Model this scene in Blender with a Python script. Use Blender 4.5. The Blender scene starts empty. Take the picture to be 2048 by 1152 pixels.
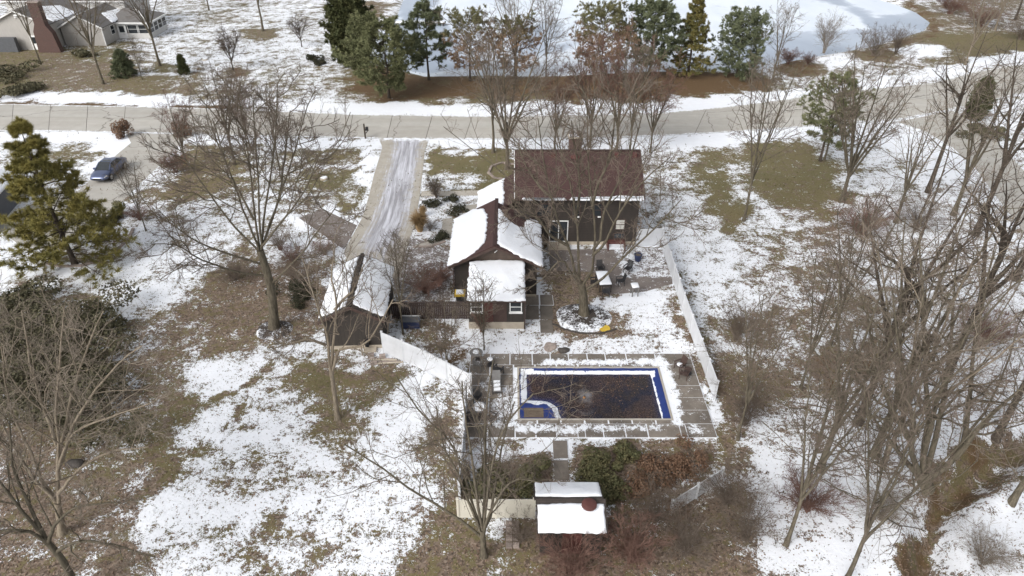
import bpy, bmesh, math, random
import numpy as np
from mathutils import Vector
R = math.radians
S = bpy.context.scene
COL = S.collection
rng = np.random.default_rng(7)
random.seed(7)

# ------------------------------------------------------------------ camera
CAM_H, PITCH, FPX = 32.0, R(33.5), 1400.0
cam_data = bpy.data.cameras.new("camera")
cam_data.sensor_width = 36.0
cam_data.lens = FPX / 2048.0 * 36.0
cam_data.clip_start = 0.5
cam_data.clip_end = 3000.0
cam = bpy.data.objects.new("camera", cam_data)
COL.objects.link(cam)
cam.location = (0, 0, CAM_H)
cam.rotation_euler = (math.pi / 2 - PITCH, 0, 0)
S.camera = cam

# ------------------------------------------------------------------ sky, sun, exposure
SUN_EL, SUN_AZ = R(38), R(200)          # soft winter sun behind thin cloud, from behind-left
world = bpy.data.worlds.new("World")
S.world = world
world.use_nodes = True
wn = world.node_tree
for n in list(wn.nodes):
    wn.nodes.remove(n)
sky = wn.nodes.new("ShaderNodeTexSky")
sky.sky_type = 'NISHITA'
sky.sun_disc = False
sky.sun_elevation = SUN_EL
sky.sun_rotation = SUN_AZ
sky.air_density = 1.0
sky.dust_density = 4.0
sky.ozone_density = 1.0
hsv = wn.nodes.new("ShaderNodeHueSaturation")
hsv.inputs['Saturation'].default_value = 0.22     # overcast: nearly grey sky
bg = wn.nodes.new("ShaderNodeBackground")
bg.inputs['Strength'].default_value = 0.14
wo = wn.nodes.new("ShaderNodeOutputWorld")
wn.links.new(sky.outputs[0], hsv.inputs['Color'])
wn.links.new(hsv.outputs[0], bg.inputs['Color'])
wn.links.new(bg.outputs[0], wo.inputs['Surface'])
sl = bpy.data.lights.new("sun", 'SUN')
sl.energy = 0.9
sl.angle = R(28)
sl.color = (1.0, 0.975, 0.94)
so = bpy.data.objects.new("sun", sl)
COL.objects.link(so)
# sun stands behind the camera to the left
sd = Vector((-0.55, -0.60, 0)).normalized() * math.cos(SUN_EL) + Vector((0, 0, math.sin(SUN_EL)))
so.rotation_euler = sd.to_track_quat('Z', 'Y').to_euler()
sky.sun_rotation = math.atan2(sd.x, sd.y)
S.view_settings.view_transform = 'Standard'
S.view_settings.look = 'None'
S.view_settings.exposure = 0.60
S.view_settings.gamma = 1.0
S.view_settings.use_curve_mapping = False

# ------------------------------------------------------------------ survey helpers
CP, SP = math.cos(PITCH), math.sin(PITCH)
def G(px, py, z=0.0):
    """world point on the level plane z, from a sighting"""
    a = (px - 1024.0) / FPX; b = (py - 576.0) / FPX
    dx, dy, dz = a, CP - b * SP, -SP - b * CP
    t = (CAM_H - z) / -dz
    return (dx * t, dy * t, z)
def W(px, py, d):
    """world point on the upright plane y = d"""
    a = (px - 1024.0) / FPX; b = (py - 576.0) / FPX
    dx, dy, dz = a, CP - b * SP, -SP - b * CP
    t = d / dy
    return (dx * t, d, CAM_H + dz * t)
def GP(pts, z=0.0):
    return [G(x, y, z)[:2] for x, y in pts]

# ------------------------------------------------------------------ mesh helpers
class MB:
    def __init__(s):
        s.v = []; s.f = []; s.smooth = False
    def quad(s, a, b, c, d):
        i = len(s.v); s.v += [a, b, c, d]; s.f.append((i, i+1, i+2, i+3)); return s
    def poly(s, pts):
        i = len(s.v); s.v += list(pts); s.f.append(tuple(range(i, i+len(pts)))); return s
    def box(s, x0, x1, y0, y1, z0, z1, rz=0, c=None):
        i = len(s.v)
        P = [(x0,y0,z0),(x1,y0,z0),(x1,y1,z0),(x0,y1,z0),(x0,y0,z1),(x1,y0,z1),(x1,y1,z1),(x0,y1,z1)]
        if rz:
            if c is None: c = ((x0+x1)/2, (y0+y1)/2)
            cs, sn = math.cos(rz), math.sin(rz)
            P = [(c[0]+(x-c[0])*cs-(y-c[1])*sn, c[1]+(x-c[0])*sn+(y-c[1])*cs, z) for x,y,z in P]
        s.v += P
        for f in ((0,3,2,1),(4,5,6,7),(0,1,5,4),(1,2,6,5),(2,3,7,6),(3,0,4,7)):
            s.f.append(tuple(i+k for k in f))
        return s
    def prism(s, pts, z0, z1):
        """level outline extruded up; pts counter-clockwise"""
        n = len(pts); i = len(s.v)
        s.v += [(p[0],p[1],z0) for p in pts] + [(p[0],p[1],z1) for p in pts]
        s.f.append(tuple(i+n+k for k in range(n)))
        s.f.append(tuple(i+k for k in range(n-1,-1,-1)))
        for k in range(n):
            m = (k+1) % n
            s.f.append((i+k, i+m, i+n+m, i+n+k))
        return s
    def extrude(s, pts, vec):
        """any planar 3-D outline extruded along vec"""
        n = len(pts); i = len(s.v)
        s.v += [tuple(p) for p in pts] + [(p[0]+vec[0],p[1]+vec[1],p[2]+vec[2]) for p in pts]
        s.f.append(tuple(i+k for k in range(n-1,-1,-1)))
        s.f.append(tuple(i+n+k for k in range(n)))
        for k in range(n):
            m = (k+1) % n
            s.f.append((i+k, i+m, i+n+m, i+n+k))
        return s
    def bar(s, a, b, w, h=None):
        """rectangular bar from a to b"""
        h = w if h is None else h
        a = Vector(a); b = Vector(b); t = (b-a).normalized()
        up = Vector((0,0,1)) if abs(t.z) < .95 else Vector((0,1,0))
        n = t.cross(up).normalized(); m = n.cross(t).normalized()
        i = len(s.v)
        for p in (a, b):
            for u, w_ in ((-1,-1),(1,-1),(1,1),(-1,1)):
                s.v.append(tuple(p + n*(u*w/2) + m*(w_*h/2)))
        for f in ((0,1,2,3),(7,6,5,4),(0,4,5,1),(1,5,6,2),(2,6,7,3),(3,7,4,0)):
            s.f.append(tuple(i+k for k in f))
        return s
    def lathe(s, prof, c=(0,0,0), n=16, axis='z'):
        i = len(s.v)
        for r, z in prof:
            for k in range(n):
                a = 2*math.pi*k/n
                if axis == 'z': s.v.append((c[0]+r*math.cos(a), c[1]+r*math.sin(a), c[2]+z))
                else: s.v.append((c[0]+z, c[1]+r*math.cos(a), c[2]+r*math.sin(a)))
        for j in range(len(prof)-1):
            for k in range(n):
                m = (k+1) % n
                s.f.append((i+j*n+k, i+j*n+m, i+(j+1)*n+m, i+(j+1)*n+k))
        s.f.append(tuple(i+k for k in range(n-1,-1,-1)))
        s.f.append(tuple(i+(len(prof)-1)*n+k for k in range(n)))
        return s
    def tube(s, pts, rad, n=6):
        P = np.array(pts, float)[None]; Rr = np.array(rad, float)[None]
        v, f = tubes(P, Rr, n)
        i = len(s.v)
        s.v += [tuple(p) for p in v]
        s.f += [tuple(int(k)+i for k in q) for q in f]
        return s

def mesh_from(name, v, f, mat=None, smooth=False):
    me = bpy.data.meshes.new(name)
    if isinstance(v, np.ndarray):
        nv = len(v); nf, k = f.shape
        me.vertices.add(nv); me.vertices.foreach_set('co', np.ascontiguousarray(v, dtype=np.float32).ravel())
        me.loops.add(nf*k); me.loops.foreach_set('vertex_index', np.ascontiguousarray(f, dtype=np.int32).ravel())
        me.polygons.add(nf)
        me.polygons.foreach_set('loop_start', np.arange(0, nf*k, k, dtype=np.int32))
        me.polygons.foreach_set('loop_total', np.full(nf, k, dtype=np.int32))
        me.update(calc_edges=True)
    else:
        me.from_pydata(v, [], f); me.update()
    if mat: me.materials.append(mat)
    me.polygons.foreach_set('use_smooth', np.full(len(me.polygons), bool(smooth)))
    return me
def put(name, me, parent=None, loc=(0,0,0)):
    o = bpy.data.objects.new(name, me); COL.objects.link(o)
    o.location = loc
    if parent: o.parent = parent
    return o
def part(name, mb, mat, parent, world=True, smooth=False, label=None):
    v = mb.v
    if world and parent is not None:
        p = parent; ox = oy = oz = 0
        while p is not None:
            ox += p.location[0]; oy += p.location[1]; oz += p.location[2]; p = p.parent
        v = [(a-ox, b-oy, c-oz) for a,b,c in v]
    me = mesh_from(name, v, mb.f, mat, smooth)
    o = put(name, me, parent)
    if label: o['label'] = label
    return o
def tag(o, label, cat, group=None):
    o['label'] = label; o['category'] = cat
    if group: o['group'] = group
    return o
def thing(name, label, cat, loc=(0,0,0), rz=0, group=None, sc=1.0):
    o = bpy.data.objects.new(name, None); COL.objects.link(o)
    o.empty_display_size = .3
    o.location = loc; o.rotation_euler = (0,0,rz); o.scale = (sc,)*3
    return tag(o, label, cat, group)
def copy_thing(root, loc, rz=0, sc=1.0, label=None, group=None, tilt=(0,0)):
    r = root.copy(); COL.objects.link(r)
    r.location = loc; r.rotation_euler = (tilt[0], tilt[1], rz); r.scale = (sc,)*3 if not hasattr(sc,'__len__') else sc
    if label: r['label'] = label
    if group: r['group'] = group
    for ch in root.children:
        c = ch.copy(); COL.objects.link(c); c.parent = r
        for g in ch.children:
            d = g.copy(); COL.objects.link(d); d.parent = c
    return r

def tubes(P, Rr, n):
    """P (N,k,3) centre lines, Rr (N,k) radii -> vertices, quads (no caps)"""
    N, k, _ = P.shape
    T = np.gradient(P, axis=1)
    T /= np.linalg.norm(T, axis=2, keepdims=True) + 1e-9
    ref = np.where(np.abs(T[:, :1, 2:3]) > .9, np.array([1., 0, 0]), np.array([0., 0, 1.]))
    ref = np.repeat(ref, k, axis=1)
    A = np.cross(T, ref); A /= np.linalg.norm(A, axis=2, keepdims=True) + 1e-9
    B = np.cross(T, A)
    ang = np.arange(n) * 2*np.pi/n
    V = P[:, :, None, :] + Rr[:, :, None, None] * (A[:, :, None, :]*np.cos(ang)[None,None,:,None] + B[:, :, None, :]*np.sin(ang)[None,None,:,None])
    idx = np.arange(N*k*n).reshape(N, k, n)
    a = idx[:, :-1, :]; b = np.roll(idx, -1, axis=2)[:, :-1, :]
    c = np.roll(idx, -1, axis=2)[:, 1:, :]; d = idx[:, 1:, :]
    F = np.stack([a, d, c, b], axis=-1).reshape(-1, 4)
    return V.reshape(-1, 3), F

# ------------------------------------------------------------------ materials
class NT:
    def __init__(s, name):
        s.m = bpy.data.materials.new(name); s.m.use_nodes = True
        s.t = s.m.node_tree
        s.b = s.t.nodes['Principled BSDF']
    def add(s, typ, ins=None, **props):
        n = s.t.nodes.new(typ)
        for k, v in props.items(): setattr(n, k, v)
        for k, v in (ins or {}).items():
            s.set(n.inputs[k], v)
        return n
    def set(s, sock, v):
        if isinstance(v, bpy.types.NodeSocket): s.t.links.new(v, sock)
        else:
            if sock.type == 'RGBA' and len(v) == 3: v = (*v, 1)
            sock.default_value = v
    def math(s, op, a, b=0.0, clamp=False):
        n = s.add('ShaderNodeMath', {0: a, 1: b}, operation=op, use_clamp=clamp); return n.outputs[0]
    def mix(s, f, a, b, blend='MIX'):
        n = s.add('ShaderNodeMix', data_type='RGBA', blend_type=blend)
        s.set(n.inputs[0], f); s.set(n.inputs[6], a); s.set(n.inputs[7], b); return n.outputs[2]
    def noise(s, vec, scale, detail=4, rough=.55, w=None):
        n = s.add('ShaderNodeTexNoise', {'Scale': scale, 'Detail': detail, 'Roughness': rough})
        if vec is not None: s.t.links.new(vec, n.inputs['Vector'])
        return n.outputs[0]
    def voro(s, vec, scale, feature='F1'):
        n = s.add('ShaderNodeTexVoronoi', {'Scale': scale}, feature=feature)
        s.t.links.new(vec, n.inputs['Vector']); return n
    def ramp(s, f, lo, hi, a=0.0, b=1.0, smooth=True):
        n = s.add('ShaderNodeMapRange', {0: f, 1: lo, 2: hi, 3: a, 4: b}, interpolation_type='SMOOTHSTEP' if smooth else 'LINEAR'); return n.outputs[0]
    def pos(s):
        return s.add('ShaderNodeNewGeometry').outputs['Position']
    def obj(s):
        return s.add('ShaderNodeTexCoord').outputs['Object']
    def scalev(s, vec, v):
        n = s.add('ShaderNodeVectorMath', {0: vec, 1: v}, operation='MULTIPLY'); return n.outputs[0]
    def bump(s, h, strength=.5, dist=.05):
        n = s.add('ShaderNodeBump', {'Height': h, 'Strength': strength, 'Distance': dist})
        s.t.links.new(n.outputs[0], s.b.inputs['Normal'])
    def col(s, c): s.set(s.b.inputs['Base Color'], c)
    def rough(s, r): s.set(s.b.inputs['Roughness'], r)

MATS = {}
def plain(name, c, rough=.7, var=.25, scale=3.0, metal=0.0, bump=0.0, detail=5, spec=.3, per_obj=0.0):
    m = NT(name)
    v = m.noise(m.obj(), scale, detail, .6)
    f = m.ramp(v, .3, .7, 1-var, 1+var, smooth=False)
    if per_obj:
        oi = m.add('ShaderNodeObjectInfo').outputs['Random']
        f = m.math('MULTIPLY', f, m.ramp(oi, 0, 1, 1-per_obj, 1+per_obj, smooth=False))
    mm = m.add('ShaderNodeVectorMath', {0: c, 3: f}, operation='SCALE')
    m.col(mm.outputs[0]); m.rough(rough)
    m.b.inputs['Metallic'].default_value = metal
    m.b.inputs['Specular IOR Level'].default_value = spec
    if bump: m.bump(m.noise(m.obj(), scale*4, 4), bump, .03)
    MATS[name] = m.m
    return m.m

SNOW_C = (0.83, 0.855, 0.90)
def snow_mask(m, P, s, k=1.0, lo=.34, hi=.66):
    """patchy cover: s (0..1 amount) against layered noise"""
    n1 = m.ramp(m.noise(P, .8*k, 9, .66), lo, hi, smooth=False)
    n2 = m.ramp(m.noise(P, 3.8*k, 6, .68), .30, .70, smooth=False)
    n3 = m.ramp(m.noise(P, 13*k, 4, .65), .32, .68, smooth=False)
    n = m.math('ADD', m.math('ADD', m.math('MULTIPLY', n1, .34*1.5), m.math('MULTIPLY', n2, .38*1.5)), m.math('MULTIPLY', n3, .28*1.5))
    n = m.math('SUBTRACT', n, .25)
    t = m.math('ADD', m.math('MULTIPLY', s, .78), .11)
    t = m.math('ADD', t, m.ramp(s, .90, 1.0, 0, .30))
    t = m.math('SUBTRACT', t, m.ramp(s, .0, .06, .26, 0))
    d = m.math('SUBTRACT', t, n)
    return m.ramp(d, -.05, .06), d

def mat_ground():
    m = NT('ground_cover')
    P = m.pos()
    at = m.add('ShaderNodeAttribute', attribute_name='cover')
    sep = m.add('ShaderNodeSeparateColor'); m.t.links.new(at.outputs['Color'], sep.inputs[0])
    s, lf, gr = sep.outputs[0], sep.outputs[1], sep.outputs[2]
    nd = at.outputs['Alpha']
    mask, d = snow_mask(m, P, s)
    # turf: dormant olive-brown lawn
    n = m.ramp(m.noise(P, .35, 5, .6), .35, .65)
    fine = m.ramp(m.noise(P, 9, 6, .8), .32, .68)
    turf = m.mix(n, (.072, .063, .022), (.128, .104, .044))
    turf = m.mix(m.math('MULTIPLY', gr, .6), turf, (.075, .078, .024))
    big = m.ramp(m.noise(P, .12, 4, .6), .38, .62)
    turf = m.mix(m.math('MULTIPLY', big, .35), turf, (.135, .095, .044))
    turf = m.mix(m.math('MULTIPLY', fine, .6), turf, (.225, .188, .100))
    # leaf litter
    vo = m.voro(P, 9.0)
    vsep = m.add('ShaderNodeSeparateColor'); m.t.links.new(vo.outputs['Color'], vsep.inputs[0])
    leafc = m.mix(vsep.outputs[0], (.045, .032, .023), (.31, .243, .19))
    leafc = m.mix(m.math('MULTIPLY', vsep.outputs[1], .55), leafc, (.115, .074, .047))
    ln = m.ramp(m.noise(P, 1.6, 7, .7), .35, .65)
    lm = m.ramp(m.math('ADD', m.math('MULTIPLY', lf, .85), m.math('MULTIPLY', m.math('SUBTRACT', ln, .5), 1.3)), .30, .75)
    soil = m.mix(lm, turf, leafc)
    needle = m.mix(fine, (.070, .040, .016), (.140, .084, .037))
    soil = m.mix(m.ramp(m.math('ADD', nd, m.math('MULTIPLY', m.math('SUBTRACT', n, .5), .5)), .3, .7), soil, needle)
    sn = m.mix(m.ramp(m.noise(P, 1.2, 4), .3, .7), SNOW_C, (.80, .82, .86))
    m.col(m.mix(mask, soil, sn))
    m.rough(m.ramp(mask, 0, 1, .9, .55, smooth=False))
    h = m.math('ADD', m.math('ADD', m.math('MULTIPLY', mask, 1.0), m.math('MULTIPLY', m.noise(P, 6, 6, .7), .8)), m.math('MULTIPLY', m.noise(P, .7, 3), 1.5))
    m.bump(h, .55, .07)
    return m.m
def mat_concrete(name, ca, cb, var=.1, ice=None):
    """slab concrete with lying snow taken from the cover attribute"""
    m = NT(name)
    P = m.pos()
    at = m.add('ShaderNodeAttribute', attribute_name='cover')
    sep = m.add('ShaderNodeSeparateColor'); m.t.links.new(at.outputs['Color'], sep.inputs[0])
    mask, d = snow_mask(m, P, sep.outputs[0], 1.6)
    n = m.ramp(m.noise(P, .8, 8, .65), .3, .7)
    c = m.mix(n, ca, cb)
    n2 = m.ramp(m.noise(P, 14, 4, .6), .3, .7)
    c = m.mix(m.math('MULTIPLY', n2, .25), c, tuple(x*.7 for x in ca))
    oi = m.add('ShaderNodeObjectInfo').outputs['Random']
    f = m.ramp(oi, 0, 1, 1-var, 1+var, smooth=False)
    c = m.add('ShaderNodeVectorMath', {0: c, 3: f}, operation='SCALE').outputs[0]
    if name == 'road_concrete':
        sk = m.ramp(m.noise(m.scalev(P, (.04, .9, 1)), 1.0, 5, .6), .35, .65)
        c = m.mix(m.math('MULTIPLY', sk, .35), c, (.33, .295, .25))
        dv = m.add('ShaderNodeVectorMath', {0: P, 1: m.add('ShaderNodeVectorMath', {0: m.add('ShaderNodeTexNoise', {'Vector': P, 'Scale': .5, 'Detail': 5}).outputs[1], 3: 2.2}, operation='SCALE').outputs[0]}, operation='ADD').outputs[0]
        ck = m.voro(dv, .075, 'DISTANCE_TO_EDGE').outputs['Distance']
        c = m.mix(m.ramp(ck, .0015, .006, .75, 0), c, (.10, .085, .07))
        pt = m.ramp(m.noise(P, .23, 6, .7), .55, .72)
        c = m.mix(m.math('MULTIPLY', pt, .3), c, (.52, .50, .47))
    if ice:
        # wheel-polished ice and slush in streaks along the drive (cover alpha = across, blue = along)
        cx = m.add('ShaderNodeCombineXYZ', {0: m.math('MULTIPLY', at.outputs['Alpha'], 11.0), 1: m.math('MULTIPLY', sep.outputs[2], .22), 2: 0.0}).outputs[0]
        st = m.noise(cx, 1.6, 8, .68)
        st2 = m.noise(P, 1.5, 7, .6)
        band = m.math('SUBTRACT', sep.outputs[1], m.math('MULTIPLY', m.math('SUBTRACT', 0.50, m.math('ADD', m.math('MULTIPLY', st, .6), m.math('MULTIPLY', st2, .4))), 2.6))
        im = m.ramp(band, .30, .80)
        icec = m.mix(m.ramp(st, .35, .68), (.24, .238, .26), (.60, .61, .67))
        c = m.mix(m.math('MULTIPLY', im, .92), c, icec)
    m.col(m.mix(mask, c, SNOW_C))
    m.rough(.8)
    m.bump(m.math('ADD', m.math('MULTIPLY', mask, .8), m.math('MULTIPLY', n2, .15)), .5, .04)
    return m.m
def mat_shingle(name, ca, cb):
    m = NT(name); P = m.obj()
    br = m.add('ShaderNodeTexBrick', {'Scale': 1.0, 'Mortar Size': .012, 'Brick Width': .34, 'Row Height': .15, 'Color1': ca, 'Color2': cb, 'Mortar': tuple(x*.45 for x in ca)})
    uv = m.add('ShaderNodeAttribute', attribute_name='roof_uv').outputs['Vector']
    m.t.links.new(uv, br.inputs['Vector'])
    n = m.ramp(m.noise(P, .9, 7, .65), .3, .7)
    c = m.mix(m.math('MULTIPLY', n, .45), br.outputs[0], tuple(x*.55 for x in ca))
    m.col(c); m.rough(.9); m.bump(br.outputs['Fac'], .5, -.02)
    return m.m
def mat_siding(name, c, period=.19, vert=False, var=.25):
    m = NT(name); P = m.obj()
    sp = m.add('ShaderNodeSeparateXYZ'); m.t.links.new(P, sp.inputs[0])
    ax = m.math('ADD', sp.outputs[0], sp.outputs[1]) if vert else sp.outputs[2]
    fr = m.math('FRACT', m.math('DIVIDE', ax, period))
    n = m.ramp(m.noise(m.scalev(P, (1, 1, .35)), 2.2, 6, .65), .3, .7, 1-var, 1+var, smooth=False)
    gap = m.ramp(fr, .0, .12, .45, 1.0)
    m.col(m.add('ShaderNodeVectorMath', {0: c, 3: m.math('MULTIPLY', n, gap)}, operation='SCALE').outputs[0])
    m.rough(.75); m.bump(fr, .5, .02)
    return m.m
def mat_brick(name):
    m = NT(name)
    br = m.add('ShaderNodeTexBrick', {'Scale': 1.0, 'Mortar Size': .012, 'Brick Width': .22, 'Row Height': .075, 'Color1': (.105, .046, .035), 'Color2': (.070, .034, .028), 'Mortar': (.11, .092, .082)})
    P = m.obj(); sp = m.add('ShaderNodeSeparateXYZ'); m.t.links.new(P, sp.inputs[0])
    cx = m.add('ShaderNodeCombineXYZ', {0: m.math('ADD', sp.outputs[0], sp.outputs[1]), 1: sp.outputs[2], 2: 0.0})
    m.t.links.new(cx.outputs[0], br.inputs['Vector'])
    m.col(m.mix(m.math('MULTIPLY', m.noise(P, 1.3, 5), .4), br.outputs[0], (.10, .05, .045))); m.rough(.9); m.bump(br.outputs['Fac'], .4, -.01)
    return m.m
def mat_bark(name, c, c2):
    m = NT(name); P = m.obj()
    n = m.ramp(m.noise(m.scalev(P, (5, 5, 1.1)), 1.6, 6, .7), .3, .7)
    oi = m.add('ShaderNodeObjectInfo').outputs['Random']
    f = m.ramp(oi, 0, 1, .85, 1.15, smooth=False)
    cc = m.add('ShaderNodeVectorMath', {0: m.mix(n, c, c2), 3: f}, operation='SCALE').outputs[0]
    m.col(cc); m.rough(.9); m.bump(n, .6, .03); m.b.inputs['Specular IOR Level'].default_value = .15
    return m.m
def mat_foliage(name, a, b, c, scale=1.2, top=None):
    m = NT(name); P = m.obj()
    n = m.ramp(m.noise(P, scale, 5, .65), .32, .68)
    n2 = m.ramp(m.noise(P, scale*7, 3, .6), .3, .7)
    cc = m.mix(n, a, b); cc = m.mix(m.math('MULTIPLY', n2, .6), cc, c)
    if top:      # living tips at the top of the tree, browned needles below
        sp = m.add('ShaderNodeSeparateXYZ'); m.t.links.new(P, sp.inputs[0])
        cc = m.mix(m.math('MULTIPLY', m.ramp(m.math('ADD', sp.outputs[2], m.math('MULTIPLY', m.math('SUBTRACT', n, .5), 2.5)), top[0], top[1]), .85), cc, top[2])
    m.col(cc); m.rough(.7); m.b.inputs['Specular IOR Level'].default_value = .2
    return m.m
def mat_snow(name='snow_cap'):
    m = NT(name); P = m.pos()
    n = m.noise(P, 2.0, 6, .6)
    m.col(m.mix(m.ramp(n, .3, .7), SNOW_C, (.82, .84, .875))); m.rough(.6)
    m.bump(m.math('ADD', m.noise(P, .9, 4), m.math('MULTIPLY', m.noise(P, 8, 5, .7), .35)), .65, .12)
    return m.m
def mat_pond():
    m = NT('pond_ice'); P = m.pos()
    at = m.add('ShaderNodeAttribute', attribute_name='cover')
    sep = m.add('ShaderNodeSeparateColor'); m.t.links.new(at.outputs['Color'], sep.inputs[0])
    n = m.ramp(m.noise(m.scalev(P, (1, .45, 1)), .09, 7, .6), .3, .7)
    ice = m.mix(n, (.29, .345, .43), (.40, .46, .545))
    f = m.ramp(m.math('ADD', sep.outputs[0], m.math('MULTIPLY', m.math('SUBTRACT', m.noise(P, .22, 8, .65), .5), .9)), .40, .62)
    sn = m.mix(n, (.70, .75, .81), (.60, .66, .74))
    m.col(m.mix(f, ice, sn)); m.rough(m.ramp(f, 0, 1, .32, .7)); m.bump(f, .3, .03)
    return m.m

M = {}
M['ground'] = mat_ground()
M['road'] = mat_concrete('road_concrete', (.40, .385, .35), (.46, .445, .41), .06)
M['drive'] = mat_concrete('driveway_concrete', (.33, .305, .26), (.41, .38, .33), .06, ice=True)
M['walk'] = mat_concrete('walk_concrete', (.38, .35, .30), (.46, .425, .375), .08)
M['deck'] = mat_concrete('deck_concrete', (.135, .115, .097), (.225, .197, .166), .25)
M['pad'] = mat_concrete('pad_asphalt', (.155, .130, .118), (.215, .185, .165), .05)
M['joint'] = plain('joint_dirt', (.10, .085, .07), .95, .3, 4)
M['pond'] = mat_pond()
M['snow'] = mat_snow()
M['red_roof'] = mat_shingle('red_brown_shingle', (.078, .038, .034), (.060, .030, .028))
M['dark_roof'] = mat_shingle('dark_shingle', (.060, .047, .040), (.045, .036, .032))
M['grey_roof'] = mat_shingle('grey_shingle', (.20, .19, .18), (.16, .15, .145))
M['siding'] = mat_siding('dark_brown_siding', (0.039, 0.031, 0.026), .17)
M['vsiding'] = mat_siding('dark_brown_board', (0.038, 0.031, 0.026), .25, True)
M['gable_siding'] = mat_siding('brown_gable_siding', (.085, .062, .048), .17)
M['brown_trim'] = plain('brown_trim', (.070, .045, .038), .6, .2)
M['red_trim'] = plain('red_brown_trim', (.10, .04, .035), .6, .2)
M['white'] = plain('white_paint', (.78, .78, .77), .5, .06)
M['glass'] = plain('window_glass', (.03, .035, .04), .08, .3, 1.2, spec=.6)
M['curtain'] = plain('pale_blind', (.55, .54, .50), .7, .12)
M['foundation'] = plain('foundation_block', (.43, .375, .30), .85, .18, 1.5, bump=.3)
M['brick'] = mat_brick('red_brick')
M['grey_siding'] = mat_siding('grey_siding', (.42, .40, .375), .2, var=.08)
M['pale_siding'] = mat_siding('pale_grey_siding', (.56, .55, .53), .2, var=.08)
M['tan_siding'] = mat_siding('tan_siding', (.36, .32, .26), .2, var=.1)
M['slate'] = plain('slate_grey_door', (.10, .105, .115), .5, .12)
M['vinyl'] = plain('white_vinyl', (.60, .615, .64), .45, .10, 1.2, per_obj=.09)
M['cream'] = plain('cream_vinyl', (.60, .57, .49), .5, .07, 1.0)
M['wood_dark'] = mat_siding('stained_fence_board', (.052, .036, .031), .14, True)
M['black'] = plain('black_plastic', (.02, .02, .022), .45, .2)
M['dark_metal'] = plain('dark_metal', (.045, .045, .048), .45, .2, metal=.3)
M['grey_plastic'] = plain('grey_plastic', (.16, .155, .15), .6, .2)
M['yellow'] = plain('yellow_plastic', (.55, .38, .05), .5, .15)
M['navy'] = plain('navy_plastic', (.03, .04, .09), .5, .2)
M['stone'] = plain('edging_stone', (.30, .25, .22), .9, .3, 5, bump=.5, per_obj=.25)
M['rock'] = plain('dark_rock', (.07, .062, .056), .9, .3, 5, bump=.6)
M['bark'] = mat_bark('grey_brown_bark', (0.069, 0.059, 0.043), (0.161, 0.139, 0.103))
M['bark_pale'] = mat_bark('pale_tan_bark', (.13, .105, .077), (.26, .22, .168))
M['bark_dark'] = mat_bark('dark_bark', (.042, .034, .028), (.105, .086, .068))
M['twig'] = mat_bark('brown_twig', (0.118, 0.093, 0.073), (0.203, 0.166, 0.135))
M['twig_pale'] = mat_bark('pale_twig', (0.180, 0.147, 0.115), (0.279, 0.239, 0.194))
M['twig_red'] = mat_bark('red_brown_twig', (0.140, 0.077, 0.061), (0.211, 0.135, 0.108))
M['twig_dark'] = mat_bark('dark_twig', (.070, .055, .045), (.135, .108, .088))
M['pine'] = mat_foliage('pine_needle', (0.140, 0.152, 0.074), (0.234, 0.234, 0.118), (0.086, 0.100, 0.053))
M['pine_dark'] = mat_foliage('dark_pine_needle', (0.120, 0.140, 0.081), (0.188, 0.201, 0.110), (0.069, 0.085, 0.053))
M['pine_brown'] = mat_foliage('browned_pine_needle', (0.266, 0.189, 0.119), (0.231, 0.161, 0.105), (0.308, 0.196, 0.133), .5, (6.0, 8.8, (0.147, 0.154, 0.073)))
M['pine_gold'] = mat_foliage('golden_needle', (.235, .185, .060), (.130, .140, .055), (.17, .150, .055), .8)
M['spruce'] = mat_foliage('olive_needle', (.235, .205, .060), (.150, .150, .052), (.275, .225, .075), .6)
M['cedar'] = mat_foliage('cedar_foliage', (0.066, 0.077, 0.033), (0.106, 0.106, 0.042), (0.042, 0.050, 0.025))
M['holly'] = mat_foliage('evergreen_leaf', (0.101, 0.105, 0.048), (0.171, 0.141, 0.069), (0.060, 0.069, 0.037), 2.0)
M['box'] = mat_foliage('dark_box_leaf', (.036, .038, .022), (.060, .056, .032), (.024, .026, .016), 2.0)
M['yew'] = mat_foliage('yew_leaf', (0.083, 0.078, 0.046), (0.138, 0.121, 0.069), (0.053, 0.055, 0.034), 1.4)
M['dryleaf'] = mat_foliage('dead_leaf', (.14, .075, .045), (.25, .165, .11), (.09, .05, .032), 3.0)
M['litter'] = mat_foliage('fallen_leaf', (0.170, 0.111, 0.075), (0.306, 0.230, 0.174), (0.093, 0.058, 0.041), 5.0)
M['straw'] = mat_foliage('straw_blade', (.36, .25, .13), (.46, .34, .19), (.25, .16, .08), 3.0)
M['turf'] = mat_foliage('turf_blade', (.090, .080, .034), (.155, .125, .060), (.060, .058, .024), 4.0)

# ------------------------------------------------------------------ where snow, litter and turf lie (surveyed patches)
def sdist(X, Y, poly):
    """signed distance to outline, positive inside"""
    p = np.array(poly); q = np.roll(p, -1, axis=0)
    d2 = np.full(X.shape, 1e18); ins = np.zeros(X.shape, bool)
    for (ax, ay), (bx, by) in zip(p, q):
        ex, ey = bx-ax, by-ay
        t = np.clip(((X-ax)*ex + (Y-ay)*ey) / (ex*ex+ey*ey+1e-12), 0, 1)
        d2 = np.minimum(d2, (X-ax-t*ex)**2 + (Y-ay-t*ey)**2)
        c = (ay > Y) != (by > Y)
        ins ^= c & (X < (bx-ax)*(Y-ay)/(by-ay+1e-12)+ax)
    d = np.sqrt(d2)
    return np.where(ins, d, -d)

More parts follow.
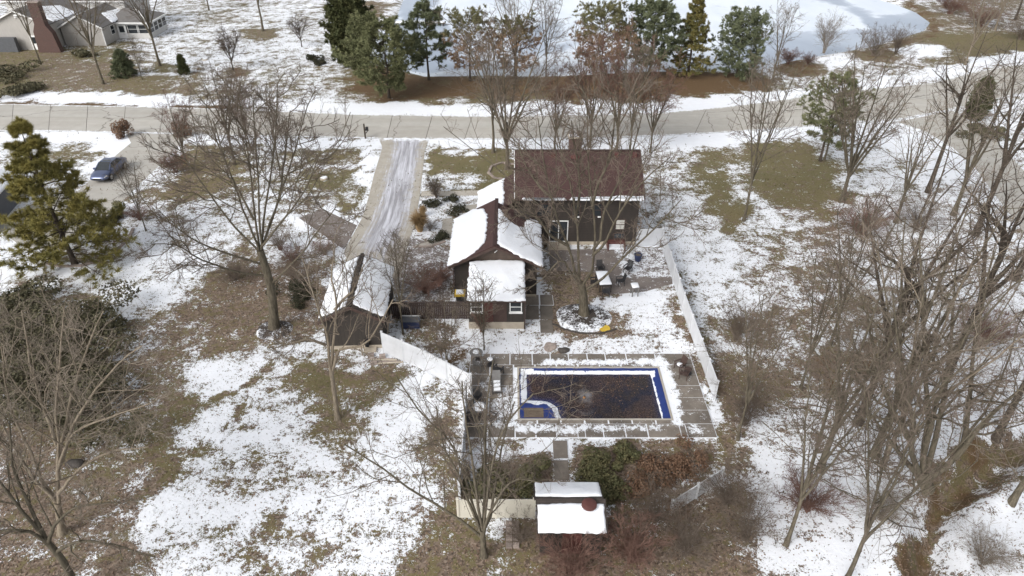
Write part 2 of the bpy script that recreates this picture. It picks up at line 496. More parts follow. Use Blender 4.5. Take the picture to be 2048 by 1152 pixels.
# (outline sightings, softness m, snow, litter, green, needle)   None = leave as is
PATCH = [
 # far yard beyond the road
 ([(-300,-60),(820,-60),(800,60),(740,150),(700,200),(-300,205)], 2, .60, .10, .3, 0),
 ([(-200,95),(130,100),(250,120),(335,178),(230,189),(-200,191)], 3, .14, .75, .4, 0),
 ([(-200,60),(60,95),(110,130),(40,190),(-200,190)], 3, .03, .4, .9, 0),
 ([(170,70),(260,90),(300,120),(200,125),(120,110)], 3, .25, .2, .9, 0),
 ([(190,165),(260,150),(340,165),(345,186),(230,190)], 2, .06, .35, .4, .1),
 ([(330,165),(420,160),(420,190),(340,188)], 2, .35, .5, .2, 0),
 ([(300,128),(322,120),(356,135),(350,145),(305,142)], 1, .04, .3, .6, 0),
 ([(445,142),(470,136),(497,145),(480,155),(450,152)], 1, .05, .9, 0, .6),
 ([(360,150),(375,138),(395,148),(375,157)], 1, .05, .7, 0, .5),
 ([(370,175),(385,170),(400,176),(385,183)], 1, .08, .9, 0, .5),
 ([(430,178),(450,172),(465,178),(450,185)], 1, .08, .9, 0, .5),
 ([(570,175),(620,165),(690,160),(700,190),(620,190)], 3, .45, .4, .1, .2),
 ([(500,55),(535,58),(550,68),(520,78),(505,70)], 1.5, .05, .6, .3, .2),
 ([(640,15),(700,0),(780,8),(770,35),(660,35)], 2, .15, .8, .1, .2),
 ([(395,25),(460,20),(470,45),(400,50)], 2, .35, .2, .5, 0),
 # needle bed under the pines
 ([(690,140),(760,128),(850,152),(1000,150),(1140,148),(1300,140),(1420,140),(1520,148),(1575,165),(1480,186),(1340,199),(1200,204),(1050,196),(900,198),(780,203),(700,192)], 2, .01, .12, .3, .75),
 ([(1100,150),(1500,150),(1470,180),(1250,198),(1120,195)], 3, None, .1, 0, 1.0),
 ([(1520,145),(1600,120),(1760,95),(1900,70),(2100,60),(2100,110),(1900,140),(1700,165),(1560,180)], 2, .48, .3, .3, .2),
 ([(1550,115),(1600,120),(1645,130),(1640,148),(1590,152),(1560,140)], 1.5, .03, .6, .1, .6),
 ([(1700,100),(1745,92),(1795,105),(1780,122),(1730,120)], 1.5, .03, .6, .2, .4),
 ([(1790,98),(1850,84),(1895,98),(1870,112),(1800,120)], 1.5, .97, 0, 0, 0),
 ([(1640,115),(1700,108),(1720,122),(1650,140)], 1.5, .9, 0, 0, 0),
 ([(1800,70),(1900,60),(2150,30),(2150,110),(1960,115),(1880,125),(1900,95)], 3, .03, .1, .7, .2),
 ([(1850,10),(2150,-40),(2150,60),(1900,62),(1860,40)], 3, .35, .6, .3, .2),
 ([(1740,97),(1800,78),(1850,63),(1862,44),(1832,20),(1795,2),(1815,-4),(1852,18),(1888,44),(1866,74),(1806,92)], 1.2, .0, .5, 0, .6),
 # verges of the street
 ([(-300,190),(0,192),(300,189),(420,200),(640,206),(760,204),(850,204),(1000,204),(1200,207),(1350,200),(1500,184),(1700,163),(1860,142),(1950,117),(2200,85),(2200,110),(1960,140),(1870,166),(1650,188),(1500,208),(1370,223),(1200,230),(960,233),(700,229),(480,218),(0,208),(-300,205)], 1.2, 1.0, 0, 0, 0),
 ([(-300,262),(0,262),(640,274),(1000,279),(1400,268),(1560,258),(1700,246),(1800,245),(1870,275),(1960,345),(1990,400),(1900,350),(1830,305),(1700,280),(1500,292),(1300,303),(1000,302),(850,297),(700,292),(400,288),(0,288),(-300,285)], 1.5, .99, 0, 0, 0),
 ([(-300,202),(0,203),(240,208),(480,214),(560,219),(480,222),(240,216),(0,211),(-300,210)], .7, .02, .9, 0, .7),
 # left neighbour lawn
 ([(-100,285),(110,290),(230,290),(180,370),(120,400),(-100,400)], 2, .55, .1, .5, 0),
 ([(100,290),(170,290),(160,320),(110,330)], 2, .25, .1, .8, 0),
 ([(205,285),(275,282),(232,312),(185,356),(165,345)], 1, .97, 0, 0, 0),
 # centre-left lawn
 ([(370,290),(760,300),(735,440),(690,500),(600,480),(440,420),(340,310)], 2, .50, .25, .3, 0),
 ([(380,290),(470,300),(440,400),(370,430),(290,400),(330,350)], 2.5, .06, .55, .2, .1),
 ([(612,345),(660,350),(715,358),(720,380),(650,385),(605,372)], 1.5, .10, .1, .7, 0),
 ([(600,300),(740,305),(735,322),(660,325),(615,315)], 1.5, .30, .2, .3, 0),
 ([(655,400),(715,398),(725,430),(690,445),(650,420)], 1.5, .10, .1, .8, 0),
 ([(575,380),(650,395),(660,440),(600,445),(560,420)], 2, .38, .5, .2, 0),
 ([(738,300),(764,295),(724,440),(690,495),(672,478),(712,440),(728,400)], .8, .97, 0, 0, 0),
 ([(310,430),(480,440),(600,490),(690,500),(660,540),(560,520),(430,500),(300,520)], 2, .55, .3, .2, 0),
 ([(580,436),(645,405),(735,445),(695,512)], .6, .93, .1, .1, 0),
 # front lawn by the house
 ([(850,298),(1030,300),(1030,380),(955,382),(846,384)], .8, .06, .05, .75, .1),
 ([(893,303),(945,305),(950,316),(905,314)], .6, .72, 0, 0, 0),
 ([(862,355),(925,350),(950,372),(900,380),(858,380)], 1, .55, 0, 0, 0),
 ([(848,300),(862,300),(856,380),(846,380)], .5, .7, 0, 0, 0),
 # right lawn
 ([(1285,300),(1500,292),(1700,280),(1900,360),(1800,420),(1700,470),(1560,560),(1440,640),(1385,640),(1340,500),(1290,470)], 2, .60, .12, .35, 0),
 ([(1490,310),(1530,284),(1600,282),(1660,305),(1700,380),(1670,425),(1560,425),(1505,370)], 2, .07, .15, .75, .1),
 ([(1385,298),(1440,300),(1450,345),(1480,400),(1500,470),(1455,475),(1425,400),(1395,345)], 1.5, .10, .1, .7, 0),
 ([(1300,400),(1340,405),(1350,440),(1310,470),(1290,440)], 1.5, .6, .5, 0, 0),
 ([(1340,480),(1480,470),(1540,520),(1500,600),(1400,620),(1360,560)], 2, .74, .1, .1, 0),
 ([(1460,500),(1620,440),(1700,470),(1640,560),(1540,590)], 2, .52, .4, .4, 0),
 ([(1560,425),(1690,420),(1740,480),(1690,540),(1610,510)], 2, .36, .8, .1, 0),
 # woods on the right
 ([(1430,610),(1560,560),(1690,500),(1770,560),(1810,660),(1720,770),(1600,800),(1480,820),(1450,720)], 2, .46, .75, .4, .1),
 ([(1440,740),(1560,760),(1640,790),(1520,870),(1500,1040),(1440,1040),(1430,860)], 1.5, .25, .9, .2, .1),
 ([(1720,480),(1850,370),(2200,300),(2200,720),(1900,700),(1800,640)], 3, .66, .6, 0, 0),
 ([(1520,860),(1640,790),(1780,660),(2200,640),(2400,1400),(1400,1400),(1500,1050)], 2, .73, .8, 0, 0),
 ([(1845,965),(1950,905),(2080,835),(2200,780),(2200,850),(2090,895),(1990,938),(1905,990),(1890,1060),(1900,1300),(1800,1300),(1815,1060)], .35, .0, .55, .0, .55),
 ([(1660,730),(1720,715),(1790,680),(1760,735),(1690,790),(1630,800)], .8, .05, 1, 0, .4),
 # lower left
 ([(-300,560),(60,555),(210,570),(330,660),(500,690),(590,760),(640,860),(640,1300),(-500,1300)], 2, .29, .62, .35, 0),
 ([(-200,860),(130,900),(300,1000),(400,1100),(350,1300),(-400,1300)], 2, .20, .95, 0, 0),
 ([(200,850),(380,800),(380,920),(300,940),(200,910)], 2, .16, .3, .8, 0),
 ([(0,470),(100,545),(260,530),(330,460),(405,525),(390,560),(300,665),(275,640),(230,600),(205,570),(60,555),(0,590),(-150,590),(-150,500)], 1.2, .72, .1, .2, 0),
 ([(105,455),(230,440),(250,490),(190,525),(110,520)], 1, .55, .7, .2, .2),
 ([(120,505),(200,490),(260,500),(190,535),(120,540)], .6, .35, .3, .5, .3),
 ([(290,665),(405,560),(450,500),(520,480),(560,600),(500,690),(350,770)], 1.5, .20, .75, .2, .1),
 ([(225,660),(330,670),(310,720),(250,740)], 1.5, .42, .6, .1, 0),
 ([(300,720),(420,690),(430,730),(330,760)], 1.2, .55, .4, .2, 0),
 ([(395,745),(510,690),(590,760),(610,810),(640,880),(870,850),(885,905),(855,1040),(820,1300),(420,1300),(290,1095),(395,980),(385,850)], 1.2, .71, .25, .2, 0),
 ([(330,1000),(390,960),(400,985),(300,1090),(280,1085)], .8, .85, 0, 0, 0),
 ([(500,1010),(560,1000),(540,1080),(525,1160),(505,1160)], 1, .35, .3, .4, 0),
 ([(575,740),(700,700),(760,770),(735,850),(690,890),(640,870),(615,800)], 1.2, .07, .35, .5, 0),
 ([(505,690),(560,700),(620,690),(600,720),(540,725)], .8, .72, .2, .1, 0),
 ([(690,775),(780,735),(870,790),(870,855),(740,870),(768,800)], .8, .84, .1, .1, 0),
 ([(640,730),(730,715),(790,760),(720,790),(690,770)], .8, .12, .6, .3, 0),
 ([(870,850),(935,790),(960,900),(980,1300),(860,1300),(835,1060),(870,960)], 1.2, .10, .75, .25, 0),
 ([(800,1000),(870,1010),(880,1060),(830,1060)], 1, .45, .5, .1, 0),
 ([(780,1050),(860,1055),(840,1110),(790,1100)], 1, .7, .4, 0, 0),
 ([(600,1090),(680,1080),(700,1300),(590,1300)], 1, .4, .6, .2, 0),
 ([(395,800),(450,776),(500,750),(532,736),(536,742),(500,760),(452,788),(400,810)], .2, .05, .5, .4, 0),
 ([(430,850),(470,812),(500,790),(505,794),(476,818),(438,856)], .2, .25, .5, .4, 0),
 ([(610,880),(700,930),(760,985),(756,990),(694,938),(606,886)], .2, .3, .7, .2, 0),
 # about the sheds
 ([(520,530),(640,520),(655,640),(620,700),(530,690),(500,620)], 1, .22, .9, 0, .1),
 ([(700,480),(900,490),(905,600),(780,605),(760,540)], .8, .32, .75, 0, .1),
 ([(765,640),(900,645),(940,700),(940,760),(820,700)], .8, .22, .8, .2, .1),
 ([(800,640),(880,640),(930,660),(880,665),(815,655)], .5, .9, 0, 0, 0),
 ([(668,690),(770,700),(800,735),(700,735)], .6, .3, .7, .1, 0),
 ([(735,725),(830,740),(870,785),(790,760)], .6, .9, .1, 0, 0),
 # back garden between house and pool
 ([(880,668),(1000,650),(1110,668),(1240,645),(1372,640),(1392,712),(940,712)], .7, .76, .7, .1, 0),
 ([(890,660),(940,670),(980,690),(930,720),(870,700)], .6, .32, .95, 0, .75),
 ([(1000,690),(1080,680),(1085,700),(1010,704)], .5, .4, .95, 0, .75),
 ([(1088,545),(1200,515),(1300,590),(1345,655),(1270,668),(1180,668),(1105,662),(1085,610)], .5, .06, 1, 0, 0),
 ([(1225,590),(1350,572),(1372,650),(1300,665),(1240,640)], .6, .70, .5, .2, 0),
 ([(1230,580),(1275,585),(1280,610),(1240,615)], .4, .85, 0, 0, 0),
 ([(1352,580),(1375,600),(1400,690),(1445,800),(1455,860),(1420,840),(1385,700),(1360,640)], .5, .12, 1, .1, .4),
 ([(1050,590),(1080,585),(1078,640),(1050,645)], .4, .8, .4, 0, 0),
 # south of the pool
 ([(925,882),(1445,880),(1460,960),(1340,1010),(920,1000)], .6, .86, .6, .2, 0),
 ([(955,925),(1060,905),(1100,935),(1100,985),(960,995)], .8, .10, .9, .2, 0),
 ([(1160,900),(1260,910),(1400,890),(1440,900),(1400,980),(1300,1030),(1210,1000),(1150,960)], .8, .14, .95, .1, .1),
 ([(1070,1040),(1250,1040),(1500,960),(1520,1300),(1000,1300),(990,1080)], 1, .15, .9, 0, .1),
 # round mulch ring of the big tree
]
PATCH_W = [([G(x, y)[:2] for x, y in pts], sf, vals) for pts, sf, *vals in PATCH]
DECK = [  # snow lying on the pool terrace, metres
 ([(2.0,38.3),(9.6,38.35),(10.4,37.9),(10.4,39.0),(9.0,39.1),(6,38.9),(2.4,38.95)], .45, .82),
 ([(10.3,32.4),(10.85,32.4),(11.25,35.0),(11.15,38.6),(10.7,39.5),(10.3,39.3)], .45, .86),
 ([(0.2,31.75),(4.6,31.7),(5.0,32.4),(0.2,32.5)], .3, .72),
 ([(5.0,31.8),(9.3,31.8),(9.5,32.4),(5.0,32.4)], .3, .58),
 ([(-1.6,32.3),(0.2,32.0),(0.2,35.6),(-0.8,36.2),(-1.3,34.5)], .35, .62),
 ([(-2.2,35.5),(-1.2,35.5),(-1.2,37.4),(-2.0,37.2)], .3, .35),
 ([(11.2,31.7),(12.4,31.6),(12.5,32.3),(11.3,32.4)], .3, .65),
]
_wr = np.random.default_rng(3)
_wv = [(_wr.normal(0, f, (2, 2)), _wr.uniform(0, 6.28, 2), a) for f, a in ((.35,.55),(.6,.4),(1.1,.28),(1.9,.18),(3.0,.12),(4.5,.08)) for _ in (0, 1)]
def wobble(X, Y, k):
    o = 0
    for q, ph, am in _wv: o = o + am*np.sin(q[k,0]*X + q[k,1]*Y + ph[k])
    return o
def cover(X, Y, deck=False):
    X = np.asarray(X, float); Y = np.asarray(Y, float)
    if deck:
        c = np.zeros(X.shape + (4,)); c[..., 0] = .10
        for poly, sf, s in DECK:
            w = np.clip(sdist(X, Y, poly)/sf + .5, 0, 1)
            c[..., 0] += (s - c[..., 0]) * w
        return c
    c = np.zeros(X.shape + (4,)); c[..., 0] = .62; c[..., 1] = .3; c[..., 2] = .2
    X, Y = X + wobble(X, Y, 0), Y + wobble(X, Y, 1)
    for poly, sf, vals in PATCH_W:
        if vals[0] is None or vals[0] < .96: sf = sf*2.2
        p = np.array(poly)
        sel = (X > p[:,0].min()-sf) & (X < p[:,0].max()+sf) & (Y > p[:,1].min()-sf) & (Y < p[:,1].max()+sf)
        if not sel.any(): continue
        w = np.clip(sdist(X[sel], Y[sel], poly)/sf + .5, 0, 1); w = w*w*(3-2*w)
        for k, v in enumerate(vals):
            if v is None: continue
            a = c[..., k]; t = a[sel]; a[sel] = t + (v-t)*w
    s = c[..., 0]; m = np.clip(s*8-.4, 0, 1)*np.clip((.965-s)*12, 0, 1)
    c[..., 0] = s + m*.085*(wobble(Y*1.9+7, X*2.3, 0) + wobble(X*.8, Y*.9+31, 1))
    c[..., 1] = np.clip(c[..., 1] + .12*wobble(X*1.3+50, Y*1.2, 1)*(c[..., 1] > .05), 0, 1)
    return c
def set_cover(me, C):
    a = me.attributes.new('cover', 'FLOAT_COLOR', 'POINT')
    a.data.foreach_set('color', np.ascontiguousarray(C, dtype=np.float32).ravel())

# ------------------------------------------------------------------ ground and pond
def resample(pts, n):
    p = np.array(pts, float); d = np.concatenate([[0], np.cumsum(np.linalg.norm(np.diff(p, axis=0), axis=1))])
    t = np.linspace(0, d[-1], n)
    return np.stack([np.interp(t, d, p[:,k]) for k in range(p.shape[1])], -1)
POND = GP([(815,-20),(796,30),(760,62),(745,100),(770,128),(850,148),(1000,146),(1140,146),(1300,138),(1430,138),(1530,132),(1580,118),(1640,107),(1740,90),(1800,72),(1846,58),(1858,42),(1830,22),(1790,6),(1740,-8)])
POND += [(70, 230), (20, 262), (-40, 250), (-52, 200)]
def axis(lo, hi, step, far, n=12):
    c = np.arange(lo, hi+step/2, step)
    g = np.geomspace(step*2, far, n)
    return np.concatenate([lo-np.cumsum(g)[::-1], c, hi+np.cumsum(g)])
ymain = np.arange(14, 70, .42); ymid = np.arange(70, 175, .8)
g = np.geomspace(1, 260, 14)
gy = np.concatenate([14-np.cumsum(np.geomspace(.6, 60, 10))[::-1], ymain, ymid, 175+np.cumsum(g)])
xs = np.concatenate([-(62+np.cumsum(np.concatenate([np.full(60,1.2), np.geomspace(1,220,12)])))[::-1], np.arange(-62, 62.01, .42), 62+np.cumsum(np.concatenate([np.full(60,1.2), np.geomspace(1,220,12)]))])
XX, YY = np.meshgrid(xs, gy)
CC = cover(XX, YY)
pd = sdist(XX, YY, POND)
ZZ = -0.9*np.clip((pd+1.5)/3.5, 0, 1)
# leafy ditch winding through the lower right woods
def ditch_z(x, y):
    dd = np.min(np.stack([np.hypot(x-p[0], y-p[1]) for p in DITCH]), 0)
    return -1.5*np.exp(-(dd/.85)**2) + .45*np.exp(-((dd-1.7)/.55)**2)
DITCH = resample(np.array(GP([(2260,790),(2100,860),(1990,925),(1905,980),(1868,1040),(1862,1150),(1868,1320)])), 60)
ZZ += ditch_z(XX, YY)
ZZ -= .7*((XX > .2) & (XX < 10.6) & (YY > 32.6) & (YY < 38.35))     # hollow of the swimming pool
ny, nx = XX.shape
idx = np.arange(nx*ny).reshape(ny, nx)
F = np.stack([idx[:-1,:-1], idx[:-1,1:], idx[1:,1:], idx[1:,:-1]], -1).reshape(-1, 4)
V = np.stack([XX, YY, ZZ], -1).reshape(-1, 3)
gme = mesh_from('ground', V, F, M['ground'], True)
set_cover(gme, CC.reshape(-1, 4))
ground = put('ground', gme); ground['kind'] = 'structure'

px_, py_ = np.meshgrid(np.arange(-70, 125, 1.2), np.arange(105, 290, 1.2))
ins = sdist(px_, py_, POND) > -2.5
iy, ix = np.where(ins[:-1,:-1])
pidx = np.arange(px_.size).reshape(px_.shape)
PF = np.stack([pidx[iy,ix], pidx[iy,ix+1], pidx[iy+1,ix+1], pidx[iy+1,ix]], -1)
PV = np.stack([px_, py_, np.full(px_.shape, -.32)], -1).reshape(-1, 3)
pme = mesh_from('pond', PV, PF, M['pond'], True)
sea = np.full(px_.shape, .70)
for pts, s in (([(1440,150),(1480,80),(1530,72),(1640,62),(1760,60),(1720,20),(1640,-20),(1580,-20),(1700,10),(1745,38),(1850,20),(1880,60),(1740,100),(1600,140)], .0),
               ([(790,110),(815,60),(800,0),(860,-20),(870,40),(900,60),(940,130),(860,150)], .12),
               ([(1000,60),(1120,40),(1140,100),(1040,110)], .35), ([(800,150),(1600,120),(1600,135),(800,165)], .95)):
    w = np.clip(sdist(px_, py_, GP(pts))/6 + .5, 0, 1)
    sea += (s-sea)*w
pc = np.zeros(px_.shape+(4,)); pc[..., 0] = sea
set_cover(pme, pc.reshape(-1, 4))
pond = put('pond', pme); pond['kind'] = 'structure'

# ------------------------------------------------------------------ paved sheets
def sheet(name, outline, z, mat, step=.35, cov=None, parent=None, kind=True, thick=.03):
    """level paved sheet over an outline, gridded so it can carry snow"""
    bm = bmesh.new()
    vs = [bm.verts.new((x, y, z)) for x, y in outline]
    f = bm.faces.new(vs); f.normal_update()
    if f.normal.z < 0: f.normal_flip()
    xs_ = [p[0] for p in outline]; ys_ = [p[1] for p in outline]
    for k, lo, hi in ((0, min(xs_), max(xs_)), (1, min(ys_), max(ys_))):
        n = int((hi-lo)/step)
        for j in range(1, n+1):
            c = [0,0,0]; c[k] = lo + (hi-lo)*j/(n+1)
            nn = [0,0,0]; nn[k] = 1
            bmesh.ops.bisect_plane(bm, geom=bm.verts[:]+bm.edges[:]+bm.faces[:], plane_co=c, plane_no=nn)
    bd = [e for e in bm.edges if e.is_boundary]
    ex = bmesh.ops.extrude_edge_only(bm, edges=bd)
    for v in ex['geom']:
        if isinstance(v, bmesh.types.BMVert): v.co.z -= thick
    me = bpy.data.meshes.new(name); bm.to_mesh(me); bm.free()
    me.materials.append(mat)
    co = np.zeros(len(me.vertices)*3); me.vertices.foreach_get('co', co); co = co.reshape(-1, 3)
    C = cov(co[:,0], co[:,1]) if cov else np.zeros((len(co), 4))
    set_cover(me, C)
    o = put(name, me, parent)
    if kind and parent is None: o['kind'] = 'structure'
    return o

# the street: concrete slabs in two lanes
NE = GP([(-420,203),(-200,204),(0,208),(240,213),(480,219),(700,229),(960,233),(1200,230),(1370,223),(1500,208),(1650,188),(1800,172),(1870,165),(1960,141),(2048,128),(2250,98)])
SE = GP([(-420,257),(-200,260),(0,262),(200,264),(480,272),(640,275),(800,278),(1000,279),(1200,277),(1400,268),(1560,258),(1700,246),(1810,238),(1910,218),(2048,186),(2250,150)])
NSL = 40
ne, se = resample(NE, NSL+1), resample(SE, NSL+1)
mid = (ne+se)/2
road = sheet('road', [tuple(p) for p in se] + [tuple(p) for p in ne[::-1]], .012, M['joint'], step=3)
def slab(name, quad, z, mat, parent, gap=.02, step=.6, cov=None, thick=.05):
    q = np.array(quad); c = q.mean(0)
    q = c + (q-c) * (1 - gap*2/np.linalg.norm(q-c, axis=1, keepdims=True))
    a, b, cc, d = q
    n1 = max(2, int(np.linalg.norm(b-a)/step)+1); n2 = max(2, int(np.linalg.norm(d-a)/step)+1)
    u = np.linspace(0,1,n1)[None,:,None]; v = np.linspace(0,1,n2)[:,None,None]
    P = (a*(1-u)+b*u)*(1-v) + (d*(1-u)+cc*u)*v
    X, Y = P[...,0], P[...,1]
    V = np.concatenate([np.stack([X, Y, np.full(X.shape, z)], -1).reshape(-1,3)])
    id_ = np.arange(n1*n2).reshape(n2, n1)
    Fq = np.stack([id_[:-1,:-1], id_[:-1,1:], id_[1:,1:], id_[1:,:-1]], -1).reshape(-1,4)
    ring = np.concatenate([id_[0,:], id_[1:,-1], id_[-1,-2::-1], id_[-2:0:-1,0]])
    low = V[ring].copy(); low[:,2] -= thick
    k = len(V); m = len(ring); j = np.arange(m)
    V = np.concatenate([V, low]); 
    Fs = np.stack([ring, k+j, k+np.roll(j,-1), np.roll(ring,-1)], -1)
    me = mesh_from(name, V, np.concatenate([Fq, Fs]), mat)
    C = cov(V[:,0], V[:,1]) if cov else np.zeros((len(V),4))
    set_cover(me, C)
    return put(name, me, parent)
ROADP = [tuple(p) for p in se] + [tuple(p) for p in ne[::-1]]
def road_cov(x, y):
    c = np.zeros(np.shape(x)+(4,)); c[..., 0] = np.clip(.78 - sdist(x, y, ROADP)/.75, 0, 1); return c
for i in range(NSL):
    for a, b in ((se, mid), (mid, ne)):
        slab('concrete_slab', [a[i], a[i+1], b[i+1], b[i]], .045, M['road'], road, .022, .45, road_cov)
# side road on the right
bl = GP([(1795,244),(1850,262),(1905,295),(1950,335),(1990,390),(2060,480)])
brd = GP([(1905,222),(1950,250),(2000,290),(2050,345),(2110,420),(2200,520)])
side = sheet('side_road', bl + brd[::-1], .030, M['road'], step=1.2, cov=None)

# neighbour's driveway
sheet('neighbour_driveway', GP([(0,463),(-120,470),(-200,470),(-200,420),(0,447),(86,395),(140,390),(159,380),(187,356),(234,309),(262,286),(252,266),(388,270),(362,285),(340,310),(294,354),(250,397),(221,427),(208,441),(150,478),(90,500),(40,490)])[::-1], .020, M['road'], step=.7)
# main driveway: concrete with a packed icy middle
DL = GP([(757,276),(765,295),(748,350),(737,395),(725,435),(706,470),(688,503),(700,540)])
DR = GP([(858,279),(850,300),(845,345),(840,390),(832,440),(822,470),(812,500),(800,560)])
dl, dr = resample(DL, 46), resample(DR, 46)
nu = 26
u = np.linspace(0, 1, nu)
DP = dl[:,None,:]*(1-u)[None,:,None] + dr[:,None,:]*u[None,:,None]
dv = np.concatenate([DP.reshape(-1,2), np.full((46*nu,1), .026)], 1)
did = np.arange(46*nu).reshape(46, nu)
dme = mesh_from('driveway', dv, np.stack([did[:-1,:-1], did[1:,:-1], did[1:,1:], did[:-1,1:]], -1).reshape(-1,4)[:, ::-1], M['drive'])
dc = np.zeros((46, nu, 4))
vv = np.linspace(0, 1, 46)[:, None]; uu = u[None, :]
cen = .60 - .12*vv + 0*uu; wid = .37 - .01*vv
dc[..., 1] = np.clip(1.25 - np.abs(uu-cen)/wid*.9, 0, 1)
dc[..., 1] *= np.clip((1.0-vv)*5, .55, 1)
dc[..., 0] = np.clip(1 - vv/.05, 0, 1)*.75
dc[..., 2] = vv*14; dc[..., 3] = uu
set_cover(dme, dc.reshape(-1,4))
drv = put('driveway', dme); drv['kind'] = 'structure'
def apron_cov(x, y):
    c = np.zeros(np.shape(x)+(4,)); c[...,0] = .38; return c
sheet('driveway_apron', GP([(690,505),(700,500),(812,470),(900,500),(900,600),(795,600),(760,520)])[::-1], .020, M['pad'], step=.4, cov=apron_cov)
def pad_cov(x, y):
    c = np.zeros(np.shape(x)+(4,)); c[...,0] = .16; return c
sheet('parking_pad', GP([(598,436),(643,417),(714,451),(688,499)])[::-1], .022, M['pad'], step=.4, cov=pad_cov)
sheet('front_walk', GP([(843,383),(958,381),(958,391),(842,392)])[::-1], .022, M['walk'])
sheet('entry_walk', GP([(925,412),(955,408),(957,428),(932,432)])[::-1], .022, M['walk'])
sheet('side_walk', GP([(886,438),(905,436),(905,470),(880,488),(830,497),(832,490),(880,478)])[::-1], .022, M['walk'])

# pool terrace
DX0, DX1, DY0, DY1 = -3.0, 12.85, 31.3, 39.6
PX0, PX1, PY0, PY1 = .45, 10.30, 32.9, 38.05
def deck_cov(x, y): return cover(x, y, True)
terr = MB()
for a in ((DX0,DX1,DY0,PY0),(DX0,DX1,PY1,DY1),(DX0,PX0,PY0,PY1),(PX1,DX1,PY0,PY1)):
    terr.box(a[0],a[1],a[2],a[3],-.05,.075)
terrace = part('pool_terrace', terr, M['snow'], None); terrace['kind'] = 'structure'
xsn = [DX0, -1.55, .20, 1.5, 2.8, 4.15, 4.6, 5.75, 7.15, 8.55, 10.65, 11.0, DX1]
xsf = [DX0, -1.55, -.15, 1.45, 2.75, 4.05, 5.4, 6.7, 8.2, 10.3, 10.65, DX1]
ycut = [DY0, 32.5, 33.75, 34.95, 36.15, 37.35, 38.35, DY1]
cells = []
for i in range(len(xsn)-1): cells.append((xsn[i], xsn[i+1], DY0, 32.5))
for i in range(len(xsf)-1): cells.append((xsf[i], xsf[i+1], 38.35, DY1))
for j in range(1, 6):
    cells.append((DX0, -1.55, ycut[j], ycut[j+1])); cells.append((-1.55, .10, ycut[j], ycut[j+1]))
    cells.append((10.75, DX1, ycut[j], ycut[j+1]))
for i in range(7): cells.append((.10+i*1.52, .10+(i+1)*1.52, 32.5, PY0-.02)); cells.append((.10+i*1.52, .10+(i+1)*1.52, PY1+.02, 38.35))
for x0, x1, y0, y1 in cells:
    j = [random.uniform(-.03,.03) for _ in range(2)]
    slab('concrete_slab', [(x0,y0),(x1,y0),(x1,y1),(x0,y1)], .10+random.uniform(0,.006), M['deck'], terrace, .028, .18, deck_cov, .08)

# stepping slabs of the pool path and the garden walk
def paver_walk(name, rows, mat, gap=.035, cov=None):
    base = MB()
    allp = [p for q in rows for p in q]
    root = sheet(name, rows[0], .006, M['snow'], step=5)
    for q in rows:
        slab('paving_slab', q, .055, mat, root, gap, .25, cov, .05)
    return root
paver_walk('pool_path', [GP([(1106,918),(1137,918),(1135,881),(1104,881)]), GP([(1108,962),(1140,962),(1137,920),(1106,920)])], M['deck'])
gw = []
ys_ = [590, 611, 640, 667]
for a, b in zip(ys_[:-1], ys_[1:]):
    gw.append(GP([(1080,b),(1108,b),(1105,a),(1079,a)]))
    if b < 660: gw.append(GP([(1050,b),(1079,b),(1078,a),(1052,a)]))
paver_walk('garden_walk', gw, M['deck'])
sheet('patio', GP([(1097,500),(1282,497),(1338,492),(1345,568),(1290,583),(1215,590),(1190,545),(1100,540)])[::-1], .022, M['pad'], cov=lambda x, y: np.stack([np.clip(.12+.40*(x>9.3)*(y>50),0,1)+0*x, 0*x, 0*x, 0*x], -1))

